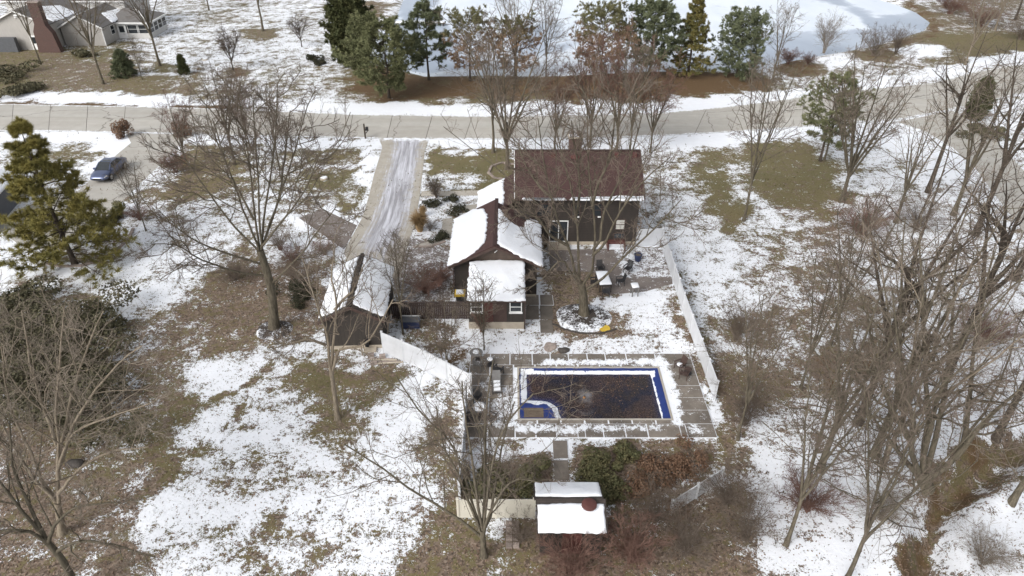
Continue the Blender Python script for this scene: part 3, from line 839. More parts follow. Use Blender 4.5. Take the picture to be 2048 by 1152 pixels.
# ------------------------------------------------------------------ building helpers
def V3(p): return np.array(p, float)
def roof_slope(name, a, b, c, d, mat, parent, t=.10, label=None):
    """sloping slab a,b along the eave, c,d along the ridge (a->b->c->d anticlockwise from above)"""
    a, b, c, d = map(V3, (a, b, c, d))
    n = np.cross(b-a, d-a); n /= np.linalg.norm(n)
    if n[2] < 0: n = -n
    mb = MB(); mb.extrude([tuple(p - n*t) for p in (a,b,c,d)], tuple(n*t))
    o = part(name, mb, mat, parent, label=label)
    U = (b-a)/np.linalg.norm(b-a); Vv = np.cross(n, U)
    me = o.data
    at = me.attributes.new('roof_uv', 'FLOAT_VECTOR', 'POINT')
    w = [V3(v) for v in mb.v]
    at.data.foreach_set('vector', np.array([[np.dot(p-a, U), np.dot(p-a, Vv), 0] for p in w], dtype=np.float32).ravel())
    return o
def roof_snow(a, b, d, poly, parent, thick=.13, jit=.05, seed=1, step=.18, name='roof_snow'):
    """snow blanket: poly in fractions (u along a->b, v along a->d) on a slope"""
    r = random.Random(seed)
    a, b, d = map(V3, (a, b, d))
    U, Vv = b-a, d-a
    lu, lv = np.linalg.norm(U), np.linalg.norm(Vv)
    n = np.cross(U, Vv); n /= np.linalg.norm(n)
    if n[2] < 0: n = -n
    pts = []
    m = len(poly)
    for i in range(m):
        p, q = np.array(poly[i]), np.array(poly[(i+1) % m])
        L = math.hypot((q[0]-p[0])*lu, (q[1]-p[1])*lv)
        k = max(1, int(L/step))
        for j in range(k):
            w = p + (q-p)*j/k
            pts.append((w[0]+r.gauss(0, jit)/lu, w[1]+r.gauss(0, jit)/lv))
    ar = sum(pts[i][0]*pts[(i+1)%len(pts)][1]-pts[(i+1)%len(pts)][0]*pts[i][1] for i in range(len(pts)))
    if ar < 0: pts = pts[::-1]
    cu = sum(p[0] for p in pts)/len(pts); cv = sum(p[1] for p in pts)/len(pts)
    def ring(inset, h):
        out = []
        for i, p in enumerate(pts):
            q0, q1 = pts[i-1], pts[(i+1)%len(pts)]
            tx, ty = (q1[0]-q0[0])*lu, (q1[1]-q0[1])*lv
            l = math.hypot(tx, ty)+1e-9
            nx_, ny_ = -ty/l, tx/l
            out.append(a + U*(p[0]+nx_*inset/lu) + Vv*(p[1]+ny_*inset/lv) + n*h)
        return out
    flip = np.dot(np.cross(U, Vv), n) < 0
    def soft(rg, it):
        rg = np.array(rg)
        for _ in range(it): rg = .5*rg + .25*(np.roll(rg,1,0)+np.roll(rg,-1,0))
        return [p for p in rg]
    e = min(.22, .12*min(lu, lv))
    RS = [ring(0, -.01), ring(-.005, thick*.35), soft(ring(e*.35, thick*.72), 1), soft(ring(e, thick), 3)]
    mb = MB(); k = len(pts)
    mb.v = [tuple(p) for rg in RS for p in rg]
    for j in range(3):
        for i in range(k):
            i2 = (i+1) % k
            f = (j*k+i, j*k+i2, (j+1)*k+i2, (j+1)*k+i)
            mb.f.append(f[::-1] if flip else f)
    top = tuple(3*k+i for i in range(k))
    mb.f.append(top[::-1] if flip else top)
    return part(name, mb, M['snow'], parent, smooth=True)
def window(parent, c, w, h, face='-y', frame='white', pane='glass', cross=True, sill=True, depth=.05, name='window'):
    """window on an upright wall; c = centre on the wall plane"""
    x, y, z = c
    def bx(mb, u0, u1, v0, v1, d0, d1):
        if face == '-y': mb.box(x+u0, x+u1, y-d1, y-d0, z+v0, z+v1)
        elif face == '+y': mb.box(x+u0, x+u1, y+d0, y+d1, z+v0, z+v1)
        elif face == '+x': mb.box(x+d0, x+d1, y+u0, y+u1, z+v0, z+v1)
        else: mb.box(x-d1, x-d0, y+u0, y+u1, z+v0, z+v1)
    f = MB(); t = .07
    bx(f, -w/2-t, w/2+t, h/2, h/2+t, -.02, depth); bx(f, -w/2-t, w/2+t, -h/2-t, -h/2, -.02, depth)
    bx(f, -w/2-t, -w/2, -h/2, h/2, -.02, depth); bx(f, w/2, w/2+t, -h/2, h/2, -.02, depth)
    if cross: bx(f, -w/2, w/2, -.025, .025, -.02, depth-.01)
    o = part(name, f, M[frame], parent)
    g_ = MB(); bx(g_, -w/2, w/2, -h/2, h/2, -.03, .012); part('pane', g_, M[pane], o)
    if sill:
        s_ = MB(); bx(s_, -w/2-.12, w/2+.12, -h/2-.16, -h/2-.072, -.02, depth+.07); part('sill', s_, M[frame], o)
    return o
def walls(parent, x0, x1, y0, y1, z1, mat, z0=0, name='wall', t=.15):
    for nm, b in (('front', (x0,x1,y0,y0+t)), ('back', (x0,x1,y1-t,y1)), ('left', (x0,x0+t,y0+t,y1-t)), ('right', (x1-t,x1,y0+t,y1-t))):
        part(name, MB().box(*b, z0, z1), mat, parent)

# ------------------------------------------------------------------ main house
H = thing('brown_house', 'two-storey dark brown house with red-brown roof behind the big bare tree', 'house', (5.9, 59.4, 0))
hx0, hx1, hy0, hy1, he, hr, hm = .55, 11.25, 55.5, 63.3, 5.05, 7.45, 59.4
walls(H, hx0, hx1, hy0, hy1, he, M['siding'], .35)
part('foundation', MB().box(hx0+.02, hx1-.02, hy0+.02, hy1-.02, 0, .36), M['foundation'], H)
for x in (hx0, hx1-.12):
    part('gable', MB().extrude([(x,hy0,he),(x,hy1,he),(x,hm,hr-.12)], (.12,0,0)), M['siding'], H)
ea = .45; sl_ = (hr-he)/(hm-hy0)
ez = he - ea*sl_
A, B, Cc, D = (hx0-.3,hy0-ea,ez+.1),(hx1+.3,hy0-ea,ez+.1),(hx1+.3,hm,hr+.1),(hx0-.3,hm,hr+.1)
roofM = roof_slope('roof_slope', A, B, Cc, D, M['red_roof'], H)
roof_slope('roof_slope', (hx1+.3,hy1+ea,ez+.1),(hx0-.3,hy1+ea,ez+.1),(hx0-.3,hm+.004,hr+.1),(hx1+.3,hm+.004,hr+.1), M['red_roof'], H)
part('ridge_cap', MB().bar((hx0-.3,hm,hr+.12),(hx1+.3,hm,hr+.12), .28, .05), M['red_roof'], H)
part('gutter', MB().box(hx0-.3,hx1+.3,hy0-ea-.11,hy0-ea-.005,ez-.04,ez+.09), M['brown_trim'], H)
part('fascia', MB().box(hx0-.3,hx1+.3,hy0-ea+.0,hy0-.002,ez-.06,ez-.02), M['brown_trim'], H)
roof_snow(A, B, D, [(.42,-.035),(.70,-.035),(.995,-.035),(.995,.055),(.90,.05),(.80,.06),(.72,.03),(.60,.045),(.5,.02),(.44,.025)], H, .10, .03, 3)
roof_snow(A, B, D, [(.05,-.03),(.40,-.03),(.38,.015),(.2,.004),(.06,.02)], H, .06, .02, 4)
part('rake_trim', MB().extrude([(hx0-.31,hy0-ea,ez+.0),(hx0-.31,hy0-ea,ez+.14),(hx0-.31,hm,hr+.14),(hx0-.31,hm,hr+.0)], (-.05,0,0)), M['white'], H, label='pale trim along the left roof edge')
part('rake_trim', MB().extrude([(hx1+.31,hy0-ea,ez+.0),(hx1+.31,hy0-ea,ez+.14),(hx1+.31,hm,hr+.14),(hx1+.31,hm,hr+.0)], (.05,0,0)), M['brown_trim'], H)
ch = part('chimney', MB().box(5.2,6.35,60.2,61.1,5.9,8.35), M['brick'], H)
part('chimney_crown', MB().box(5.1,6.45,60.1,61.2,8.35,8.5), M['foundation'], ch)
part('chimney_snow', MB().box(5.2,6.3,60.18,60.9,8.5,8.58), M['snow'], ch)
for x in (5.5, 6.0): part('flue', MB().lathe([(.14,0),(.14,.35)], (x,60.75,8.5), 8), M['brick'], ch)
part('round_vent', MB().lathe([(.10,-.3),(.10,.10),(.42,.12),(.40,.22),(.1,.32)], (5.65,58.6,hr-.35), 14), M['red_trim'], H)
for x, y in ((3.7,58.9),(9.35,58.95),(11.0,58.9)):
    part('roof_vent', MB().box(x-.18,x+.18,y-.2,y+.2,hr-.4,hr+.06), M['red_trim'], H)
# rear windows and doors
for x, w in ((2.85,1.2),(5.65,.7),(7.55,.7)):
    window(H, (x,hy0,3.55), w, 1.15, frame='brown_trim', sill=False)
for x in (5.65, 7.55, 2.85):
    pass
sd_ = part('sliding_door', MB().box(3.35,5.05,hy0-.06,hy0+.02,2.42,2.50).box(3.35,3.43,hy0-.06,hy0+.02,.42,2.42).box(4.97,5.05,hy0-.06,hy0+.02,.42,2.42).box(4.16,4.24,hy0-.05,hy0+.02,.42,2.42).box(3.35,5.05,hy0-.06,hy0+.02,.34,.42), M['white'], H)
part('pane', MB().box(3.43,4.16,hy0-.02,hy0+.03,.42,2.42).box(4.24,4.97,hy0-.02,hy0+.03,.42,2.42), M['glass'], sd_)
window(H, (9.7,hy0,2.1), .75, .95, pane='curtain', frame='brown_trim', sill=False)
window(H, (9.7,hy0,.95), .9, .5, frame='brown_trim', cross=False, sill=False)
for x in (5.85, 7.75):
    part('light_box', MB().box(x-.13,x+.13,hy0-.16,hy0-.001,2.86,2.96), M['white'], H)
part('rear_step', MB().box(3.2,5.2,54.5,55.5,0,.3), M['foundation'], H)
part('light_well', MB().box(8.6,10.2,55.1,55.49,0,.55).box(8.6,8.7,54.4,55.1,0,.55).box(10.1,10.2,54.4,55.1,0,.55), M['red_trim'], H)
part('crawl_cover', MB().box(8.72,10.08,54.45,55.08,.1,.3), M['snow'], H)

# link roof on the left of the house (attached)
lx0, lx1, ly0, ly1 = -2.75, hx0-.32, 54.6, 60.2
walls(H, lx0, hx0-.02, ly0, ly1, 3.1, M['siding'], .0)
part('gable', MB().extrude([(lx0,ly1-.1,3.1),(hx0-.02,ly1-.1,3.1),(hx0-.02,ly1-.1,4.6)], (0,.1,0)), M['siding'], H)
la, lb, lc, ld = (lx0-.35,ly1+.25,3.02),(lx0-.35,ly0,3.02),(hx0-.36,ly0,4.85),(hx0-.36,ly1+.25,4.85)
roof_slope('roof_slope', la, lb, lc, ld, M['red_roof'], H)
roof_snow(la, lb, ld, [(.0,-.02),(.98,-.02),(.98,.72),(.6,.74),(.3,.70),(.02,.73)], H, .14, .05, 5)

# garage wing with its gable towards the pool
W_ = H
gx0, gx1, gy0, gy1, ge, gr_, gm = -4.6, 1.98, 47.0, 54.6, 3.3, 5.0, -1.31
walls(W_, gx0, gx1, gy0, gy1, 3.28, M['siding'], .3)
part('foundation', MB().box(gx0+.02,gx1-.02,gy0+.02,gy1,0,.31), M['foundation'], H)
part('gable', MB().extrude([(gx0,gy0,3.28),(gx1,gy0,3.28),(gm,gy0,gr_-.10)], (0,.12,0)), M['gable_siding'], H)
part('gable_lamp', MB().bar((gm-.05,gy0-.10,4.25),(gm+.16,gy0-.10,4.46),.05), M['white'], H)
hw = gm-gx0; sg = (gr_-3.28)/hw; ov = .38
zl = 3.28-ov*sg+.1
gl = [(gx0-ov,gy1+4.0*0,zl),(gx0-ov,gy0-.42,zl),(gm,gy0-.42,gr_+.1),(gm,gy1,gr_+.1)]
roof_slope('roof_slope', *gl, M['red_roof'], H)
gr2 = [(gx1+ov,gy0-.42,zl),(gx1+ov,gy1-.6,zl),(gm+.003,gy1-.6,gr_+.1),(gm+.003,gy0-.42,gr_+.1)]
roof_slope('roof_slope', *gr2, M['red_roof'], H)
part('ridge_cap', MB().bar((gm,gy0-.44,gr_+.12),(gm,gy1,gr_+.12), .3, .05), M['red_roof'], H)
for sx, xe in ((-1,gx0-ov),(1,gx1+ov)):
    part('rake_trim', MB().extrude([(xe,gy0-.425,zl-.2),(xe,gy0-.425,zl+.0),(gm,gy0-.425,gr_+.0),(gm,gy0-.425,gr_-.2)], (0,-.06,0)), M['brown_trim'], H)
roof_snow(gl[0], gl[1], gl[3], [(.02,-.02),(.995,-.02),(1.0,.30),(.96,.58),(.86,.77),(.6,.80),(.3,.80),(.10,.70),(.0,.45)], H, .16, .05, 6)
roof_snow(gr2[0], gr2[1], gr2[3], [(.0,-.02),(.97,-.02),(.96,.25),(.80,.34),(.66,.38),(.62,.55),(.66,.72),(.80,.88),(.84,.97),(.3,.97),(.05,.96),(.0,.6)], H, .16, .05, 7)
part('plumbing_vent', MB().lathe([(.22,0),(.25,.35),(.1,.4)], (-.6,52.6,4.65), 10), M['brown_trim'], H)
part('skylight', MB().box(.2,1.5,53.0,53.9,3.9,4.55), M['dark_roof'], H)
# lean-to porch room
px0, px1, py0, py1 = -3.25, .90, 42.75, 47.0
part('foundation', MB().box(px0-.03,px1+.03,py0-.03,py1,-.1,.62), M['foundation'], H)
walls(H, px0, px1, py0, py1, 2.80, M['vsiding'], .62)
for s_ in (px0, px1-.12):
    part('side_gable', MB().extrude([(s_,py0,2.8),(s_,py1,2.8),(s_,py1,3.36)], (.12,0,0)), M['vsiding'], H)
pr = [(px0-.12,py0-.3,2.80),(px1+.12,py0-.3,2.80),(px1+.12,py1-.003,3.48),(px0-.12,py1-.003,3.48)]
roof_slope('roof_slope', *pr, M['red_roof'], H)
roof_snow(pr[0], pr[1], pr[3], [(.01,-.02),(.99,-.02),(.995,.97),(.92,.985),(.5,.995),(.06,.97),(.01,.95)], H, .17, .03, 8)
part('fascia', MB().box(px0-.12,px1+.12,py0-.34,py0-.302,2.62,2.80), M['brown_trim'], H)
for x in (-2.63, .28): window(H, (x,py0,2.02), .78, .80, pane='glass')
part('porch_door', MB().box(-1.35,-.4,py0-.03,py0-.001,.66,2.45), M['brown_trim'], H)
part('door_panel', MB().box(-2.15,-1.40,py0-.02,py0-.001,.64,2.5), M['red_trim'], H)
part('corner_post', MB().box(px1+.0,px1+.12,py0-.1,py0+.02,0,2.7), M['wood_dark'], H)
part('downspout', MB().bar((gx0-.05,gy0-.06,0),(gx0-.05,gy0-.06,3.0),.08), M['brown_trim'], H)

# ------------------------------------------------------------------ detached shed
SH = thing('garden_shed', 'dark brown shed with snowy gable roof beside the white fence', 'shed', (-11.55, 43.6, 0), R(2.6))
def sp(mb, name, mat, **k): return part(name, mb, mat, SH, world=False, **k)
sw, sdp, se_, sr_ = 2.1, 3.3, 2.75, 3.9
for b in ((-sw,sw,-sdp,-sdp+.12),(-sw,sw,sdp-.12,sdp),(-sw,-sw+.12,-sdp+.12,sdp-.12),(sw-.12,sw,-sdp+.12,sdp-.12)):
    sp(MB().box(*b, .3, se_), 'wall', M['vsiding'])
sp(MB().box(-sw-.02,sw+.02,-sdp-.02,sdp+.02,0,.3), 'foundation', M['foundation'])
for y in (-sdp, sdp-.12):
    sp(MB().extrude([(-sw,y,se_),(sw,y,se_),(0,y,sr_-.1)], (0,.12,0)), 'gable', M['vsiding'])
ss = (sr_-se_)/sw; so_ = .25
def sw_(p): return p
def shed_slope(sgn):
    e = (sgn*(sw+so_), se_-so_*ss+.1)
    a_, b_ = ((e[0], sdp+.3, e[1]), (e[0], -sdp-.35, e[1])) if sgn < 0 else ((e[0], -sdp-.35, e[1]), (e[0], sdp+.3, e[1]))
    c_, d_ = (.003*sgn, b_[1], sr_+.1), (.003*sgn, a_[1], sr_+.1)
    return a_, b_, c_, d_
def local(fn, *a, **k):
    """run a world-space builder in the shed's own frame"""
    loc = SH.location.copy(); SH.location = (0,0,0)
    o = fn(*a, **k); SH.location = loc
    return o
for sgn, sd2 in ((-1, 21), (1, 22)):
    q = shed_slope(sgn)
    local(roof_slope, 'roof_slope', *q, M['dark_roof'], SH)
    py = [(.02,.0),(.93,.0),(.95,.4),(.955,.88),(.7,.90),(.4,.87),(.04,.89)] if sgn < 0 else [(.05,-.01),(.985,-.01),(.985,.5),(.98,.92),(.5,.93),(.06,.92)]
    local(roof_snow, q[0], q[1], q[3], py, SH, .15, .035, sd2)
sp(MB().bar((0,-sdp-.36,sr_+.12),(0,sdp+.31,sr_+.12), .26, .05), 'ridge_cap', M['dark_roof'])
for sgn in (-1, 1):
    xe = sgn*(sw+so_); zb = se_-so_*ss
    sp(MB().extrude([(xe,-sdp-.352,zb-.12),(xe,-sdp-.352,zb+.12),(0,-sdp-.352,sr_+.12),(0,-sdp-.352,sr_-.12)], (0,-.05,0)), 'rake_trim', M['brown_trim'])
sp(MB().box(.55,.62,-sdp-.9,-sdp-.84,0,1.25).box(.62,.68,-sdp-.5,-sdp-.44,0,1.0).bar((.58,-sdp-.87,1.0),(.7,-sdp-.3,1.0),.06), 'hand_rail', M['bark_pale'])
sp(MB().box(.6,1.5,-sdp-.5,-sdp-.021,0,.16), 'step', M['foundation'])
sp(MB().box(.72,.98,-sdp-.25,-sdp-.001,.3,.95), 'hatch', M['black'])

# ------------------------------------------------------------------ pump house south of the pool
PH = thing('pump_house', 'small brown pump house with two snowy roof halves and a round red cap', 'shed', (3.0, 24.3, 0))
qx0, qx1, qy0, qy1 = 1.45, 4.65, 23.0, 25.5
walls(PH, qx0, qx1, qy0, qy1, 2.2, M['vsiding'], 0)
for x in (qx0, qx1-.1):
    part('gable', MB().extrude([(x,qy0,2.2),(x,qy1,2.2),(x,24.2,2.78)], (.1,0,0)), M['vsiding'], PH)
f1 = [(qx0-.2,qy0-.35,2.15),(qx1+.2,qy0-.35,2.15),(qx1+.2,24.2,2.9),(qx0-.2,24.2,2.9)]
f2 = [(qx1+.1,qy1+.3,2.25),(qx0-.3,qy1+.3,2.25),(qx0-.3,24.204,2.9),(qx1+.1,24.204,2.9)]
roof_slope('roof_slope', *f1, M['dark_roof'], PH)
roof_slope('roof_slope', *f2, M['dark_roof'], PH)
roof_snow(f1[0], f1[1], f1[3], [(.02,.0),(.98,-.01),(.97,.5),(.96,.84),(.5,.86),(.02,.82)], PH, .13, .014, 31)
roof_snow(f2[0], f2[1], f2[3], [(.02,.0),(.98,.0),(.98,.86),(.5,.9),(.02,.86)], PH, .13, .012, 32)
cap = part('vent_cap', MB().lathe([(.16,0),(.16,.30),(.40,.33),(.39,.42),(.22,.48),(.02,.50)], (3.95,23.75,2.62), 16), M['red_trim'], PH, smooth=False)
part('door', MB().box(2.6,3.6,qy0-.04,qy0-.001,.05,2.0), M['red_trim'], PH)
part('back_post', MB().box(qx0-.28,qx0-.18,25.3,25.4,0,2.2), M['vsiding'], PH)

# ------------------------------------------------------------------ grey neighbour house
NH = thing('grey_house', 'grey sided house with brick chimney and white sunroom across the street', 'house', (-80, 126, 0))
def nh(x0,x1,y0,y1,e,r,mat,axis,roof,ovh=.4, gmat=None):
    walls(NH, x0,x1,y0,y1,e,mat)
    if axis == 'y':
        m_ = (x0+x1)/2; s_ = (r-e)/(m_-x0)
        for y in (y0, y1-.1): part('gable', MB().extrude([(x0,y,e),(x1,y,e),(m_,y,r-.1)], (0,.1,0)), gmat or mat, NH)
        z_ = e-ovh*s_+.08
        q1 = [(x0-ovh,y1+.3,z_),(x0-ovh,y0-.4,z_),(m_,y0-.4,r+.08),(m_,y1+.3,r+.08)]
        q2 = [(x1+ovh,y0-.4,z_),(x1+ovh,y1+.3,z_),(m_+.003,y1+.3,r+.08),(m_+.003,y0-.4,r+.08)]
        for xe in (x0-ovh, x1+ovh):
            part('rake_trim', MB().extrude([(xe,y0-.405,z_-.22),(xe,y0-.405,z_+.02),(m_,y0-.405,r+.1),(m_,y0-.405,r-.14)], (0,-.06,0)), M['white'], NH)
    else:
        m_ = (y0+y1)/2; s_ = (r-e)/(m_-y0)
        for x in (x0, x1-.1): part('gable', MB().extrude([(x,y0,e),(x,y1,e),(x,m_,r-.1)], (.1,0,0)), gmat or mat, NH)
        z_ = e-ovh*s_+.08
        q1 = [(x0-ovh,y0-ovh,z_),(x1+ovh,y0-ovh,z_),(x1+ovh,m_,r+.08),(x0-ovh,m_,r+.08)]
        q2 = [(x1+ovh,y1+ovh,z_),(x0-ovh,y1+ovh,z_),(x0-ovh,m_+.003,r+.08),(x1+ovh,m_+.003,r+.08)]
        part('fascia', MB().box(x0-ovh,x1+ovh,y0-ovh-.06,y0-ovh-.002,z_-.2,z_+.02), M['white'], NH)
    roof_slope('roof_slope', *q1, roof, NH); roof_slope('roof_slope', *q2, roof, NH)
    return q1, q2
qa, qb = nh(-87.2, -77.6, 121.8, 136, 4.3, 6.4, M['grey_siding'], 'y', M['grey_roof'])
roof_snow(qb[0], qb[1], qb[3], [(.12,.02),(.6,.0),(.62,.5),(.35,.8),(.16,.6)], NH, .12, .08, 41, .5)
part('round_vent', MB().lathe([(.35,0),(.35,.06)], (-82.4,121.74,5.5), 12).box(-82.7,-82.1,121.72,121.79,5.2,5.8), M['white'], NH)
qa2, qb2 = nh(-92, -70.5, 134.5, 144, 5.6, 8.6, M['pale_siding'], 'x', M['grey_roof'])
qc, qd = nh(-77.3, -70.4, 124.5, 134.4, 3.2, 5.0, M['grey_siding'], 'y', M['grey_roof'])
roof_snow(qc[0], qc[1], qc[3], [(.1,.05),(.9,.02),(.95,.9),(.15,.92)], NH, .12, .08, 42, .5)
roof_snow(qd[0], qd[1], qd[3], [(.35,.0),(.98,.0),(.98,.5),(.5,.6)], NH, .12, .08, 43, .5)
part('wall_trim', MB().box(-70.42,-70.3,124.4,124.6,0,3.1), M['white'], NH)
window(NH, (-70.4,128.0,1.9), 1.2, 1.4, face='+x', sill=False)
ck = part('chimney', MB().extrude([(-79.6,121.2,0),(-75.9,121.2,0),(-76.3,121.2,3.2),(-77.0,121.2,4.4),(-77.0,121.2,7.9),(-78.7,121.2,7.9),(-78.7,121.2,4.6),(-79.3,121.2,3.4)], (0,-1.1,0)), M['brick'], NH)
part('chimney_crown', MB().box(-78.85,-76.85,120.0,121.3,7.9,8.05), M['stone'], ck)
dk = part('back_door', MB().box(-81.35,-80.0,121.70,121.79,.1,2.4), M['white'], NH)
part('pane', MB().box(-81.1,-80.3,121.66,121.71,1.1,2.15), M['glass'], dk)
dw = part('storm_panel', MB().box(-88.5,-83.2,120.4,121.2,0,2.3), M['slate'], NH, label='dark covered porch bay')
# sunroom
sx0, sx1, sy0, sy1 = -71.6, -64.6, 129.4, 136.5
part('knee_wall', MB().box(sx0,sx1,sy0,sy0+.12,0,.9).box(sx1-.12,sx1,sy0+.12,sy1,0,.9), M['pale_siding'], NH)
part('head_beam', MB().box(sx0,sx1,sy0,sy0+.12,2.35,2.75).box(sx1-.12,sx1,sy0+.12,sy1,2.35,2.75), M['white'], NH)
part('inner_wall', MB().box(sx0,sx1-.4,sy0+.9,sy0+1.0,0,2.7).box(sx1-1.0,sx1-.9,sy0+1.0,sy1,0,2.7), M['slate'], NH)
for x0_, x1_ in ((-71.5,-70.5),(-68.5,-66.7),(-66.6,-64.7)):
    window(NH, ((x0_+x1_)/2,sy0+.06,1.62), (x1_-x0_)-.2, 1.4, sill=False)
sdr = part('sunroom_door', MB().box(-70.3,-68.7,sy0-.02,sy0+.0,.05,2.3), M['white'], NH)
part('pane', MB().box(-69.95,-69.05,sy0-.05,sy0-.021,1.1,2.15), M['glass'], sdr)
for k in range(4):
    window(NH, (sx1,sy0+1.0+1.75*k,1.62), 1.45, 1.4, face='+x', sill=False)
hp = (-68.3, 133.6, 4.3)
c0, c1, c2, c3 = (sx0-.4,sy0-.4,2.75),(sx1+.4,sy0-.4,2.75),(sx1+.4,sy1+.4,2.75),(sx0-.4,sy1+.4,2.75)
h0, h1 = (-70.2,133.2,4.4),(-68.0,133.2,4.4)
for q in ((c0,c1,h1,h0),(c1,c2,(-68.0,133.6,4.4),h1)):
    roof_slope('roof_slope', *q, M['grey_roof'], NH)
part('eave_trim', MB().bar(c0,c1,.12,.2).bar(c1,c2,.12,.2), M['white'], NH)
part('hip_cap', MB().bar((c1[0],c1[1],c1[2]+.08),(h1[0],h1[1],h1[2]+.08),.22,.1), M['white'], NH)
part('entry_step', MB().box(-73.2,-71.7,126.0,128.0,0,.3), M['stone'], NH)

# ------------------------------------------------------------------ left neighbour garage (only its corner is in view)
Cg = np.array(G(44, 398)[:2]); Ag = np.array(G(0, 449)[:2]); ux = (Cg-Ag)/np.linalg.norm(Cg-Ag); uy = np.array([-ux[1], ux[0]])
gctr = Cg - ux*4.0 + uy*3.3
LG = thing('neighbour_garage', 'tan garage with snowy roof and dark doors at the left edge', 'garage', (gctr[0], gctr[1], 0), math.atan2(ux[1], ux[0]))
def lg(mb, name, mat): return part(name, mb, mat, LG, world=False)
for b in ((-4,4,-3.3,-3.15),(-4,4,3.15,3.3),(-4,-3.85,-3.15,3.15),(3.85,4,-3.15,3.15)): lg(MB().box(*b,0,2.7), 'wall', M['tan_siding'])
lg(MB().box(-3.6,3.4,-3.36,-3.31,.05,2.25), 'garage_door', M['slate'])
lg(MB().box(-3.75,3.55,-3.40,-3.305,2.25,2.4).box(3.4,3.55,-3.40,-3.305,.05,2.25), 'door_trim', M['white'])
lg(MB().extrude([(4.3,-3.75,2.62),(4.3,3.75,2.62),(4.3,0,4.4)], (-8.6,0,0)), 'roof', M['grey_roof'])
def lgs(fn, *a, **k):
    loc = LG.location.copy(); LG.location = (0,0,0); o = fn(*a, **k); LG.location = loc; return o
lgs(roof_snow, (-4.3,-3.75,2.64), (4.3,-3.75,2.64), (-4.3,0,4.42), [(.01,-.01),(.99,-.01),(.99,.99),(.01,.99)], LG, .15, .03, 51)
lgs(roof_snow, (4.3,3.75,2.64), (-4.3,3.75,2.64), (4.3,0,4.42), [(.01,-.01),(.99,-.01),(.99,.99),(.01,.99)], LG, .15, .03, 52)

# ------------------------------------------------------------------ fences
def vinyl_fence(name, label, pts, h=1.75, mat='vinyl', n_per=2.4, group=None, boards=True, hs=None):
    root = thing(name, label, 'fence', (pts[0][0], pts[0][1], 0), group=group)
    panel = {}
    for (ax, ay), (bx, by) in zip(pts[:-1], pts[1:]):
        L = math.hypot(bx-ax, by-ay); k = max(1, round(L/n_per)); l = L/k; an = math.atan2(by-ay, bx-ax)
        for j in range(k):
            x, y = ax+(bx-ax)*j/k, ay+(by-ay)*j/k
            key = round(l, 2)
            if key not in panel:
                mb = MB(); nb = max(4, int(l/.15))
                for q in range(nb):
                    x0 = .06+(l-.12)*q/nb; x1 = .06+(l-.12)*(q+1)/nb-.012
                    mb.box(x0, x1, -.02, .02, .12, h-.1)
                panel[key] = (mesh_from('panel', mb.v, mb.f, M[mat]), mesh_from('rail', *(lambda b: (b.v, b.f))(MB().box(.05,l-.05,-.032,.032,.06,.2).box(.05,l-.05,-.032,.032,h-.14,h-.02).box(.06,l-.06,-.012,.012,.2,h-.14)), M[mat]))
            o = put('panel', panel[key][0], root, (x-pts[0][0], y-pts[0][1], 0)); o.rotation_euler = (0,0,an)
            o2 = put('rail', panel[key][1], root, (x-pts[0][0], y-pts[0][1], 0)); o2.rotation_euler = (0,0,an)
    pm = mesh_from('post', *(lambda b: (b.v, b.f))(MB().box(-.065,.065,-.065,.065,0,h+.04)), M[mat])
    cm = mesh_from('post_cap', *(lambda b: (b.v, b.f))(MB().box(-.085,.085,-.085,.085,h+.04,h+.07).extrude([(-.085,-.085,h+.07),(.085,-.085,h+.07),(0,-.0,h+.13)], (0,.0001,0)).box(-.06,.06,-.06,.06,h+.07,h+.10)), M[mat])
    for i, ((ax, ay), (bx, by)) in enumerate(zip(pts[:-1], pts[1:])):
        L = math.hypot(bx-ax, by-ay); k = max(1, round(L/n_per))
        for j in range(k + (1 if i == len(pts)-2 else 0)):
            x, y = ax+(bx-ax)*j/k, ay+(by-ay)*j/k
            p = put('post', pm, root, (x-pts[0][0], y-pts[0][1], 0)); put('post_cap', cm, p)
    return root
vinyl_fence('vinyl_fence', 'white board fence running from the dark shed to the pool terrace corner', [G(768,706)[:2], G(850,742)[:2], G(943,792)[:2]], h=1.9)
vinyl_fence('vinyl_fence', 'white fence seen edge-on along the left side of the pool terrace', [G(933,805)[:2], G(929,900)[:2], G(920,1005)[:2]], h=1.75)
vinyl_fence('vinyl_fence', 'cream board fence facing the lens left of the pump house', [G(917,1036)[:2], G(1068,1036)[:2]], h=1.55, mat='cream')
vinyl_fence('vinyl_fence', 'long white fence along the right side of the patio and pool', [G(1322,490)[:2], G(1346,563)[:2], G(1364,620)[:2], G(1398,714)[:2], G(1428,800)[:2]], h=1.62)
vinyl_fence('vinyl_fence', 'short white fence joining the house corner to the right-hand fence', [(hx1+.1, 55.3), G(1322,490)[:2]], h=1.75)
vinyl_fence('vinyl_fence', 'short slanting white fence in the brush right of the pump house', [G(1340,1030)[:2], G(1440,965)[:2]], h=1.2)
